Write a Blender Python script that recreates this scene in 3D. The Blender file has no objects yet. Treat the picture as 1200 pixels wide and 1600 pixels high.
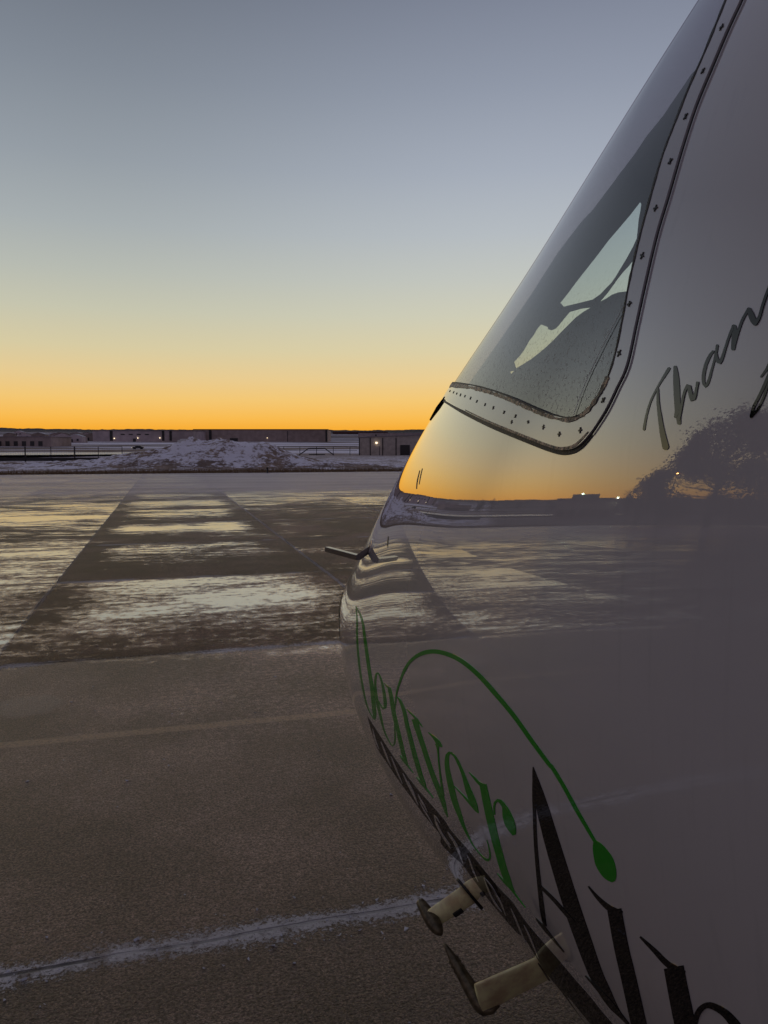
import bpy, bmesh, math, random
import numpy as np
from mathutils import Vector, Matrix, geometry
random.seed(4); rng = np.random.default_rng(7)
SC = bpy.context.scene

# ------------------------------------------------------------------ camera
CAM = np.array([0, 0, 1.7]); FPX = 1200.0; PITCH = math.atan(100/1200)
cd = bpy.data.cameras.new('camera'); cam = bpy.data.objects.new('camera', cd); SC.collection.objects.link(cam)
cam.location = CAM; cam.rotation_euler = (math.pi/2 - PITCH, 0, 0)
cd.sensor_fit = 'VERTICAL'; cd.sensor_height = 24; cd.lens = 24*FPX/1600; cd.clip_start = .02; cd.clip_end = 30000
SC.camera = cam
SC.render.resolution_x = 768; SC.render.resolution_y = 1024

# ------------------------------------------------------------------ world (clear sky before sunrise)
SC.view_settings.view_transform = 'Standard'; SC.view_settings.look = 'None'
SC.view_settings.exposure = 0; SC.view_settings.gamma = 1
W = bpy.data.worlds.new('World'); SC.world = W; W.use_nodes = True
def s2l(c):
    return tuple(((v/255)/12.92 if v/255 <= .04045 else ((v/255+.055)/1.055)**2.4) for v in c)
def build_world():
    nt = W.node_tree; nt.nodes.clear(); N = nt.nodes.new; L = nt.links.new
    out = N('ShaderNodeOutputWorld'); bg = N('ShaderNodeBackground'); L(bg.outputs[0], out.inputs[0])
    tc = N('ShaderNodeTexCoord'); sep = N('ShaderNodeSeparateXYZ'); L(tc.outputs['Generated'], sep.inputs[0])
    asn = N('ShaderNodeMath'); asn.operation = 'ARCSINE'; L(sep.outputs['Z'], asn.inputs[0])
    mr = N('ShaderNodeMapRange'); mr.inputs[1].default_value = 0; mr.inputs[2].default_value = math.radians(60)
    L(asn.outputs[0], mr.inputs[0])
    def ramp(stops):
        r = N('ShaderNodeValToRGB'); e = r.color_ramp.elements
        for i, (p, c) in enumerate(stops):
            el = e[i] if i < 2 else e.new(p)
            el.position = p
        for el, (p, c) in zip(r.color_ramp.elements, sorted(stops)):
            el.position = p; el.color = (*c, 1)
        return r
    D = 60
    front = [(0, (247,164,40)), (1.3, (248,172,50)), (2.2, (249,188,82)), (3.5, (243,199,116)), (5, (232,203,144)), (7, (215,203,163)), (9.5, (198,197,175)),
             (12, (183,187,178)), (15, (167,174,176)), (19, (149,157,165)), (24, (130,138,149)), (30, (108,115,128)), (40, (106,110,126)), (60, (116,114,128))]
    r1 = ramp([(e/D, s2l(c)) for e, c in front]); L(mr.outputs[0], r1.inputs[0])
    back = [(0, (130,114,116)), (3, (138,120,122)), (8, (126,114,122)), (15, (104,102,114)), (30, (88,90,108)), (60, (116,114,128))]
    r2 = ramp([(e/D, s2l(c)) for e, c in back]); L(mr.outputs[0], r2.inputs[0])
    # azimuth factor, 1 towards the glow
    ga = math.radians(GLOW_AZ)
    gb = math.radians(-18)
    cmb = N('ShaderNodeCombineXYZ'); L(sep.outputs['X'], cmb.inputs[0]); L(sep.outputs['Y'], cmb.inputs[1])
    nm = N('ShaderNodeVectorMath'); nm.operation = 'NORMALIZE'; L(cmb.outputs[0], nm.inputs[0])
    dp = N('ShaderNodeVectorMath'); dp.operation = 'DOT_PRODUCT'; L(nm.outputs[0], dp.inputs[0]); dp.inputs[1].default_value = (math.sin(ga), math.cos(ga), 0)
    dq = N('ShaderNodeVectorMath'); dq.operation = 'DOT_PRODUCT'; L(nm.outputs[0], dq.inputs[0]); dq.inputs[1].default_value = (math.sin(gb), math.cos(gb), 0)
    a1 = N('ShaderNodeMapRange'); a1.interpolation_type = 'SMOOTHSTEP'; a1.inputs[1].default_value = .22; a1.inputs[2].default_value = .93; L(dq.outputs['Value'], a1.inputs[0])
    mx = N('ShaderNodeMixRGB'); L(a1.outputs[0], mx.inputs[0]); L(r2.outputs[0], mx.inputs[1]); L(r1.outputs[0], mx.inputs[2])
    # extra brightness near the place where the sun will rise
    a2 = N('ShaderNodeMapRange'); a2.interpolation_type = 'SMOOTHSTEP'; a2.inputs[1].default_value = .955; a2.inputs[2].default_value = 1.0
    a2.inputs[3].default_value = 1.0; a2.inputs[4].default_value = GLOW_GAIN; L(dp.outputs['Value'], a2.inputs[0])
    # glow only low over the horizon
    lo = N('ShaderNodeMapRange'); lo.interpolation_type = 'SMOOTHSTEP'; lo.inputs[1].default_value = .15; lo.inputs[2].default_value = .55; lo.inputs[3].default_value = 1; lo.inputs[4].default_value = 0
    L(mr.outputs[0], lo.inputs[0])
    m2 = N('ShaderNodeMixRGB'); m2.inputs[1].default_value = (1,1,1,1); L(lo.outputs[0], m2.inputs[0]); L(a2.outputs[0], m2.inputs[2])
    mul = N('ShaderNodeMixRGB'); mul.blend_type = 'MULTIPLY'; mul.inputs[0].default_value = 1; L(mx.outputs[0], mul.inputs[1]); L(m2.outputs[0], mul.inputs[2])
    # lilac brightening of the upper sky to the right
    gc = math.radians(32); dr = N('ShaderNodeVectorMath'); dr.operation = 'DOT_PRODUCT'; L(nm.outputs[0], dr.inputs[0]); dr.inputs[1].default_value = (math.sin(gc), math.cos(gc), 0)
    a3 = N('ShaderNodeMapRange'); a3.interpolation_type = 'SMOOTHSTEP'; a3.inputs[1].default_value = .60; a3.inputs[2].default_value = 1.0; L(dr.outputs['Value'], a3.inputs[0])
    a4 = N('ShaderNodeMapRange'); a4.interpolation_type = 'SMOOTHSTEP'; a4.inputs[1].default_value = .02; a4.inputs[2].default_value = .35; L(mr.outputs[0], a4.inputs[0])
    a5 = N('ShaderNodeMath'); a5.operation = 'MULTIPLY'; L(a3.outputs[0], a5.inputs[0]); L(a4.outputs[0], a5.inputs[1])
    m5 = N('ShaderNodeMixRGB'); L(a5.outputs[0], m5.inputs[0]); m5.inputs[1].default_value = (1, 1, 1, 1); m5.inputs[2].default_value = (1.29, 1.27, 1.34, 1)
    m6 = N('ShaderNodeMixRGB'); m6.blend_type = 'MULTIPLY'; m6.inputs[0].default_value = 1; L(mul.outputs[0], m6.inputs[1]); L(m5.outputs[0], m6.inputs[2]); mul = m6
    L(mul.outputs[0], bg.inputs[0]); bg.inputs[1].default_value = 1.0
GLOW_AZ = -46; GLOW_GAIN = 1.75
build_world()
# ------------------------------------------------------------------ helpers
def tag(o, label=None, cat=None, group=None, kind=None):
    if label: o['label'] = label
    if cat: o['category'] = cat
    if group: o['group'] = group
    if kind: o['kind'] = kind
    return o
def link(o, parent=None):
    SC.collection.objects.link(o)
    if parent: o.parent = parent
    return o
def empty(name, loc, rz=0):
    o = bpy.data.objects.new(name, None); o.location = loc; o.rotation_euler = (0, 0, rz); o.empty_display_size = .2
    return link(o)
def mesh_obj(name, V, F, mat, parent=None, smooth=True, normals=None):
    me = bpy.data.meshes.new(name); me.from_pydata([tuple(map(float, v)) for v in V], [], [tuple(map(int, f)) for f in F]); me.update()
    if smooth: me.shade_smooth()
    if mat: me.materials.append(mat)
    return link(bpy.data.objects.new(name, me), parent)
class MB:
    """collects boxes, tubes and lathes for one mesh"""
    def __init__(s): s.V = []; s.F = []
    def add(s, V, F):
        n = len(s.V); s.V += [tuple(v) for v in V]; s.F += [tuple(i+n for i in f) for f in F]; return s
    def box(s, c, size, M=None, bev=0):
        bm = bmesh.new(); bmesh.ops.create_cube(bm, size=1)
        bmesh.ops.scale(bm, vec=size, verts=bm.verts)
        if bev: bmesh.ops.bevel(bm, geom=bm.edges[:], offset=bev, segments=2, affect='EDGES', profile=.6)
        T = Matrix.Translation(Vector(c)) @ (M.to_4x4() if M else Matrix.Identity(4))
        bmesh.ops.transform(bm, matrix=T, verts=bm.verts); bm.verts.index_update()
        s.add([v.co[:] for v in bm.verts], [[v.index for v in f.verts] for f in bm.faces]); bm.free(); return s
    def tube(s, P, R, n=14, cap=True, sq=(1, 1), up=None):
        """tube through points P with radii R; sq squashes the section"""
        P = [Vector(p) for p in P]; V = []; F = []
        if not hasattr(R, '__len__'): R = [R]*len(P)
        for i, p in enumerate(P):
            t = (P[min(i+1, len(P)-1)] - P[max(i-1, 0)]).normalized()
            u = Vector(up) if up is not None else (Vector((0, 0, 1)) if abs(t.z) < .9 else Vector((1, 0, 0)))
            x = t.cross(u).normalized(); y = x.cross(t).normalized()
            for k in range(n):
                a = 2*math.pi*k/n; V.append(p + x*math.cos(a)*R[i]*sq[0] + y*math.sin(a)*R[i]*sq[1])
        for i in range(len(P)-1):
            for k in range(n): F.append((i*n+k, i*n+(k+1) % n, (i+1)*n+(k+1) % n, (i+1)*n+k))
        if cap: F.append(tuple(range(n))[::-1]); F.append(tuple((len(P)-1)*n+k for k in range(n)))
        return s.add(V, F)
    def build(s, name, mat, parent=None, smooth=False):
        o = mesh_obj(name, s.V, s.F, mat, None, smooth)
        bm = bmesh.new(); bm.from_mesh(o.data); bmesh.ops.recalc_face_normals(bm, faces=bm.faces); bm.to_mesh(o.data); bm.free()
        if smooth: o.data.shade_smooth()
        if parent: o.parent = parent; o.matrix_parent_inverse = Matrix.Identity(4)
        return o

# ------------------------------------------------------------------ materials
class NT:
    def __init__(s, name):
        s.m = bpy.data.materials.new(name); s.m.use_nodes = True; s.t = s.m.node_tree; s.t.nodes.clear()
        s.out = s.n('ShaderNodeOutputMaterial')
    def n(s, typ, **kw):
        x = s.t.nodes.new(typ)
        for k, v in kw.items(): setattr(x, k, v)
        return x
    def l(s, a, b): s.t.links.new(a, b)
    def val(s, x, sock):
        if hasattr(x, 'type') and hasattr(x, 'node'): s.l(x, sock)
        else: sock.default_value = x
    def math(s, op, a, b=None, c=None, clamp=False):
        x = s.n('ShaderNodeMath', operation=op, use_clamp=clamp)
        for i, v in enumerate((a, b, c)):
            if v is not None: s.val(v, x.inputs[i])
        return x.outputs[0]
    def mr(s, v, a, b, c=0., d=1., smooth=True):
        x = s.n('ShaderNodeMapRange', interpolation_type='SMOOTHSTEP' if smooth else 'LINEAR')
        s.val(v, x.inputs[0])
        for i, q in enumerate((a, b, c, d)): s.val(q, x.inputs[i+1])
        return x.outputs[0]
    def noise(s, vec, scale, detail=4, rough=.55, dist=0):
        x = s.n('ShaderNodeTexNoise'); s.l(vec, x.inputs['Vector'])
        x.inputs['Scale'].default_value = scale; x.inputs['Detail'].default_value = detail; x.inputs['Roughness'].default_value = rough; x.inputs['Distortion'].default_value = dist
        return x.outputs[0]
    def mix(s, f, a, b, mode='MIX'):
        x = s.n('ShaderNodeMixRGB', blend_type=mode); s.val(f, x.inputs[0])
        for i, c in ((1, a), (2, b)):
            if hasattr(c, 'node'): s.l(c, x.inputs[i])
            elif not hasattr(c, '__len__'): x.inputs[i].default_value = (c, c, c, 1)
            else: x.inputs[i].default_value = (*c, 1) if len(c) == 3 else c
        return x.outputs[0]
    def bump(s, h, strength=.5, dist=.01, nrm=None):
        x = s.n('ShaderNodeBump'); s.val(h, x.inputs['Height']); s.val(strength, x.inputs['Strength']); x.inputs['Distance'].default_value = dist
        if nrm is not None: s.l(nrm, x.inputs['Normal'])
        return x.outputs[0]
    def pos(s): return s.n('ShaderNodeNewGeometry').outputs['Position']
    def obj(s): return s.n('ShaderNodeTexCoord').outputs['Object']
    def scale(s, v, sc, rot=0):
        x = s.n('ShaderNodeMapping'); s.l(v, x.inputs[0]); x.inputs['Scale'].default_value = sc; x.inputs['Rotation'].default_value = (0, 0, rot); return x.outputs[0]
    def principled(s, col, rough=.5, metal=0, spec=.5, nrm=None):
        b = s.n('ShaderNodeBsdfPrincipled')
        if hasattr(col, 'node'): s.l(col, b.inputs['Base Color'])
        else: b.inputs['Base Color'].default_value = (*col, 1)
        s.val(rough, b.inputs['Roughness']); b.inputs['Metallic'].default_value = metal; s.val(spec, b.inputs['Specular IOR Level'])
        if nrm is not None: s.l(nrm, b.inputs['Normal'])
        return b
    def done(s, shader): s.l(shader, s.out.inputs[0]); return s.m

def simple(name, col, rough=.6, metal=0, spec=.5, var=.15, vs=8, bump=0, bs=60):
    t = NT(name); p = t.obj(); n = t.noise(p, vs)
    c = t.mix(t.mr(n, .3, .7), tuple(v*(1-var) for v in col), tuple(min(1, v*(1+var)) for v in col))
    nr = t.bump(t.noise(p, bs, 3), bump, .01) if bump else None
    return t.done(t.principled(c, rough, metal, spec, nr).outputs[0])
def gloss_paint(name, col, f0=.02, f1=1.2, pw=3.0, rough=.016, dirt=True):
    """polished aircraft paint: pigment under a hard clear coat"""
    t = NT(name); p = t.pos()
    big = t.noise(p, 3.0, 3); fine = t.noise(p, 55, 4)
    wav = t.bump(t.noise(p, 1.6, 2, .4), .02, .02)
    st = t.noise(t.scale(p, (60, 60, 2.0)), 1.0, 3)
    c = t.mix(t.mr(big, .35, .7, 0, .10), col, tuple(v*.75 for v in col))
    c = t.mix(t.mr(st, .55, .75, 0, .12 if dirt else .0), c, tuple(v*.6 for v in col))
    dif = t.principled(c, .6, 0, 0.0)
    g = t.n('ShaderNodeBsdfGlossy'); g.inputs['Color'].default_value = (1, 1, 1, 1)
    t.val(t.mr(fine, .3, .8, rough*.6, rough*1.8), g.inputs['Roughness']); t.l(wav, g.inputs['Normal'])
    lw = t.n('ShaderNodeLayerWeight'); lw.inputs[0].default_value = .5
    fac = t.math('ADD', t.math('MULTIPLY', t.math('POWER', lw.outputs['Facing'], pw), f1), f0, clamp=True)
    mx = t.n('ShaderNodeMixShader'); t.l(fac, mx.inputs[0]); t.l(dif.outputs[0], mx.inputs[1]); t.l(g.outputs[0], mx.inputs[2])
    return t.done(mx.outputs[0])

M = {}
M['hull'] = gloss_paint('white_aircraft_paint', (.53, .505, .525))
M['framep'] = gloss_paint('window_frame_paint', (.44, .42, .44), .02, .9, 3.0, .05)
M['green'] = gloss_paint('green_lettering', (.012, .27, .010), .02, .40, 3.2)
M['black'] = gloss_paint('black_lettering', (.005, .004, .006), .015, .35, 3.2)
M['stripe'] = gloss_paint('dark_stripe', (.008, .005, .006), .015, .34, 3.4)
M['script'] = gloss_paint('script_lettering', (.012, .012, .011), .02, .5, 3.2)
M['liner'] = simple('dark_cockpit_trim', (.075, .072, .085), .9, spec=.1)
M['post'] = simple('grey_window_post', (.5, .5, .5), .7, spec=.2)
M['seal'] = simple('dark_rubber_seal', (.012, .010, .010), .55, var=.5, vs=120, bump=.4, bs=300)
def worn_seal():
    t = NT('weathered_sealant'); p = t.pos(); n = t.noise(p, 120, 5, .7); n2 = t.noise(p, 45, 3)
    c = t.mix(t.mr(n, .42, .62), (.03, .025, .022), (.80, .62, .40)); c = t.mix(t.mr(n2, .5, .62), c, (.03, .028, .03))
    return t.done(t.principled(c, t.mr(n, .3, .7, .25, .7), 0, .6, t.bump(n, .9, .004)).outputs[0])
M['worn'] = worn_seal()
M['screw'] = simple('dark_steel_screw', (.02, .018, .018), .45, .6)
M['beige'] = simple('beige_mast_paint', (.95, .72, .40), .38, .25, var=.32, vs=26)
M['darkmetal'] = simple('dark_bare_metal', (.12, .095, .055), .33, .45, var=.4, vs=90)
M['blackmetal'] = simple('black_probe_metal', (.012, .011, .011), .16, .2, .6)
M['barmetal'] = simple('dark_polished_bar', (.22, .20, .20), .22, 1.0, var=.1)
M['matt'] = simple('matt_black', (.008, .007, .007), .95, spec=0)
M['tyre'] = simple('black_rubber', (.015, .015, .015), .8)
M['steel'] = simple('grey_steel', (.3, .3, .31), .4, .7)
def glass(name, tint, f0=.085, f1=.9, pw=3.2):
    t = NT(name); p = t.pos()
    tr = t.n('ShaderNodeBsdfTransparent'); tr.inputs[0].default_value = (*tint, 1)
    g = t.n('ShaderNodeBsdfGlossy'); g.inputs['Roughness'].default_value = .02
    lw = t.n('ShaderNodeLayerWeight'); lw.inputs[0].default_value = .5
    fac = t.math('ADD', t.math('MULTIPLY', t.math('POWER', lw.outputs['Facing'], pw), f1), f0, clamp=True)
    mx = t.n('ShaderNodeMixShader'); t.l(fac, mx.inputs[0]); t.l(tr.outputs[0], mx.inputs[1]); t.l(g.outputs[0], mx.inputs[2])
    # dried water spots and dust along the lower edge
    d = t.principled((.35, .33, .30), .9, 0, 0)
    sp = t.noise(p, 170, 4, .7); z = t.n('ShaderNodeSeparateXYZ'); t.l(p, z.inputs[0])
    m = t.math('MULTIPLY', t.mr(sp, .52, .68, 0, .5), t.mr(z.outputs['Z'], 1.78, 1.95, 1, 0.0))
    m = t.math('ADD', m, t.mr(z.outputs['Z'], 1.72, 2.1, .17, .07))
    m2 = t.n('ShaderNodeMixShader'); t.l(m, m2.inputs[0]); t.l(mx.outputs[0], m2.inputs[1]); t.l(d.outputs[0], m2.inputs[2])
    return t.done(m2.outputs[0])
M['glass'] = glass('windshield_glass', (.92, .955, .95))
M['bandpane'] = glass('added_sky_band_tint', (.62, .58, .62), .0, .0)  # tint of the added pane that passes sky as the pale band
M['glass2'] = glass('side_pane_glass', (.86, .96, .92), .03, .4)

# ------------------------------------------------------------------ aircraft body as a smooth surface
XP = dict(phi=-28.487, D=1.418, FT=2.966, zt=1.007)
KU = np.array([0,.12,.35,.7,1.2,1.8,2.6,4.0]); KS = np.sqrt(KU)
PA = [0,.087,.192,.339,.482,.666,.856,1.092]
PT = [0,.138,.312,.558,.963,1.316,1.838,2.077]
PB = [0,.13,.275,.439,.617,.587,.638,.597]
PC = [0,.007,.019,.048,.178,.35,.537,.754]
#FITPARAMS
def nspl(xk, yk):
    xk = np.array(xk, float); yk = np.array(yk, float)
    n = len(xk); h = np.diff(xk); A = np.eye(n); b = np.zeros(n)
    for i in range(1, n-1):
        A[i, i-1] = h[i-1]; A[i, i] = 2*(h[i-1]+h[i]); A[i, i+1] = h[i]
        b[i] = 6*((yk[i+1]-yk[i])/h[i]-(yk[i]-yk[i-1])/h[i-1])
    m = np.linalg.solve(A, b)
    def g(x):
        i = np.clip(np.searchsorted(xk, x)-1, 0, n-2); dx = xk[i+1]-x; dd = x-xk[i]; H = h[i]
        return m[i]*dx**3/(6*H)+m[i+1]*dd**3/(6*H)+(yk[i]/H-m[i]*H/6)*dx+(yk[i+1]/H-m[i+1]*H/6)*dd
    return g
fa, ft, fb, fc = (nspl(KS, q) for q in (PA, PT, PB, PC))
SA = np.linspace(0, 2, 2001); TAB = [g(SA) for g in (fa, ft, fb, fc)]
def prof(u):
    s = np.sqrt(np.clip(u, 1e-6, 4.0)); a, t, b, c = (np.interp(s, SA, q) for q in TAB)
    k = np.clip((u-9)/7, 0, 1); sc = 1-.8*k**1.6
    return np.maximum(a*sc, .002), t-.15*k, b*(1-1.6*k**1.5), c+.5*k
phi = math.radians(XP['phi']); FW = np.array([math.sin(phi), math.cos(phi), 0]); RT = np.array([math.cos(phi), -math.sin(phi), 0])
TIP = CAM*[1, 1, 0] + FW*XP['FT'] + RT*XP['D'] + np.array([0, 0, XP['zt']])
def G(p):
    q = p - TIP; u = -(q@FW); v = q@RT; w = q[..., 2]
    a, t, b, c = prof(u); bb = np.where(w > c, np.maximum(t-c, .002), np.maximum(b+c, .002))
    g = np.sqrt((v/a)**2+((w-c)/bb)**2)-1
    return np.where(u < 0, 1.0+np.abs(u), g)
def ray(P):
    P = np.atleast_2d(np.asarray(P, float)); cx = (P[:, 0]-600)/FPX; cy = (800-P[:, 1])/FPX
    d = np.stack([cx, math.cos(PITCH)+cy*math.sin(PITCH), -math.sin(PITCH)+cy*math.cos(PITCH)], -1)
    return d/np.linalg.norm(d, axis=-1, keepdims=True)
def project(p):
    q = p - CAM; dep = q[..., 1]*math.cos(PITCH)-q[..., 2]*math.sin(PITCH); up = q[..., 1]*math.sin(PITCH)+q[..., 2]*math.cos(PITCH)
    dep = np.where(np.abs(dep) < 1e-4, 1e-4, dep)
    return 600+FPX*q[..., 0]/dep, 800-FPX*up/dep, dep
def nrm(p):
    e = 1e-3; n = np.stack([G(p+e*np.eye(3)[i])-G(p-e*np.eye(3)[i]) for i in range(3)], -1)
    return n/np.maximum(np.linalg.norm(n, axis=-1, keepdims=True), 1e-9)
def cast(P, far=False):
    """where the sight line through picture point P meets the aircraft skin"""
    d = ray(P); out = []; oks = []
    for k in range(0, len(d), 3000):
        dd = d[k:k+3000]; T = np.linspace(.35, 6, 420); g = G(CAM+T[None, :, None]*dd[:, None, :]); ins = g < 0; ok = ins.any(1)
        j = (len(T)-1-np.argmax(ins[:, ::-1], 1)) if far else np.argmax(ins, 1)
        jm = np.argmin(g, 1)
        if far: lo = T[j]; hi = T[np.minimum(j+1, len(T)-1)]
        else: lo = T[np.maximum(j-1, 0)]; hi = T[j]
        for _ in range(22):
            m = (lo+hi)/2; gm = G(CAM+m[:, None]*dd) < 0
            if far: lo = np.where(gm, m, lo); hi = np.where(gm, hi, m)
            else: hi = np.where(gm, m, hi); lo = np.where(gm, lo, m)
        t = np.where(ok, (lo+hi)/2, T[jm]); p = CAM+t[:, None]*dd
        n = nrm(p); gg = G(p); 
        # sight lines that just miss: pull to the skin
        pull = np.where(ok, 0, 1)[:, None]
        for _ in range(3):
            e = 1e-3; dg = (G(p+e*n)-G(p-e*n))/(2*e); p = p - pull*n*(G(p)/np.maximum(dg, .3))[:, None]
        out.append(p); oks.append(ok)
    p = np.concatenate(out); return p, nrm(p), np.concatenate(oks)
def inpoly(x, y, poly):
    poly = np.array(poly, float); c = np.zeros(np.shape(x), bool); j = len(poly)-1
    for i in range(len(poly)):
        xi, yi = poly[i]; xj, yj = poly[j]
        m = ((yi > y) != (yj > y)) & (x < (xj-xi)*(y-yi)/((yj-yi) if yj != yi else 1e-9)+xi); c ^= m; j = i
    return c

# picture-space outlines (1200 x 1600) of the windshield, used to find the real outline on the skin
GLASS = [(706,599),(730,601),(760,607),(800,621),(840,639),(872,650),(895,653),(912,648),(927,635),(944,611),(956,585),(966,552),(976,505),(988,440),(1003,375),(1021,308),(1040,243),(1058,196),(1081,138),(1105,84),(1139,0),(1158,-50),(1172,-100),(1172,-140),(1160,-165),(1130,-185)]
OUTER = [(692,622),(712,634),(731,644),(773,664),(830,687),(862,699),(884,704),(905,698),(925,678),(948,643),(966,607),(982,571),(996,508),(1010,444),(1028,368),(1046,308),(1068,232),(1089,168),(1112,112),(1140,46),(1162,-2),(1182,-55),(1196,-110),(1196,-160),(1180,-195),(1140,-215)]
def resample(P, n, closed=False):
    P = np.array(P, float)
    # Catmull-Rom through the points, then even steps
    Q = []
    for i in range(len(P)-1):
        p0, p1, p2, p3 = P[max(i-1, 0)], P[i], P[i+1], P[min(i+2, len(P)-1)]
        for t in np.linspace(0, 1, 12, endpoint=False):
            Q.append(.5*((2*p1)+(-p0+p2)*t+(2*p0-5*p1+4*p2-p3)*t*t+(-p0+3*p1-3*p2+p3)*t**3))
    Q.append(P[-1]); Q = np.array(Q); s = np.r_[0, np.cumsum(np.linalg.norm(np.diff(Q[:, :2], axis=0), axis=1))]
    k = np.linspace(0, s[-1], n); return np.stack([np.interp(k, s, Q[:, j]) for j in range(Q.shape[1])], -1)
def sheet(grid_px, off, thick, far=False, extra=None):
    """grid_px (r,c,2) draped on the skin, standing off by off, as a thin closed solid"""
    r, c, _ = grid_px.shape; p, n, ok = cast(grid_px.reshape(-1, 2), far)
    top = p+n*off; bot = p+n*(off-thick); V = np.concatenate([top, bot]); N0 = r*c; F = []
    for i in range(r-1):
        for j in range(c-1):
            a = i*c+j; q = (a, a+1, a+c+1, a+c)
            F.append(q); F.append(tuple(N0+k for k in q[::-1]))
    rim = [j for j in range(c)]+[i*c+c-1 for i in range(1, r)]+[(r-1)*c+j for j in range(c-2, -1, -1)]+[i*c for i in range(r-2, 0, -1)]
    for a, b in zip(rim, rim[1:]+rim[:1]): F.append((b, a, a+N0, b+N0))
    return V, F
def stroke_grid(S, rounded=False, cols=3, step=4.):
    S = np.array(S, float); L = np.linalg.norm(np.diff(S[:, :2], axis=0), axis=1).sum(); n = max(6, int(L/step))
    R = resample(S, n); t = np.gradient(R[:, :2], axis=0); t /= np.maximum(np.linalg.norm(t, axis=1, keepdims=True), 1e-6)
    nn = np.stack([-t[:, 1], t[:, 0]], -1); w = np.maximum(R[:, 2], .4)
    if rounded:
        m = max(2, int(w.mean()/step)+1)
        ext = lambda p, d, w0, sgn: [(p+d*sgn*w0*.5*math.sin(a), w0*math.cos(a)) for a in (.4, .8, 1.15, 1.4)]
        a = ext(R[0, :2], t[0], w[0], -1)[::-1]; b = ext(R[-1, :2], t[-1], w[-1], 1)
        P = np.array([q[0] for q in a]+list(R[:, :2])+[q[0] for q in b]); w = np.array([q[1] for q in a]+list(w)+[q[1] for q in b])
        nn = np.concatenate([np.repeat(nn[:1], 4, 0), nn, np.repeat(nn[-1:], 4, 0)])
    else: P = R[:, :2]
    k = np.linspace(-.5, .5, cols)
    return P[:, None, :]+nn[:, None, :]*w[:, None, None]*k[None, :, None]
def decal(name, strokes, mat, parent, off=.0006, rounded=False, thick=.0009, label=None, cols=3):
    mb = MB()
    for i, s in enumerate(strokes):
        V, F = sheet(stroke_grid(s, rounded, cols), off+.00013*(i % 9), thick+.00013*(i % 9)); mb.add(V, F)
    o = mb.build(name, mat, parent, smooth=False)
    if label: o['label'] = label
    return o
def zs(x0, y0, sc, pts, ws=None):
    """points read off an enlarged crop"""
    if ws is None: return [(x0+x*sc, y0+y*sc, w*sc) for x, y, w in pts]
    return [(x0+x*sc, y0+y*sc, w*sc) for (x, y), w in zip(pts, ws)]

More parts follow.
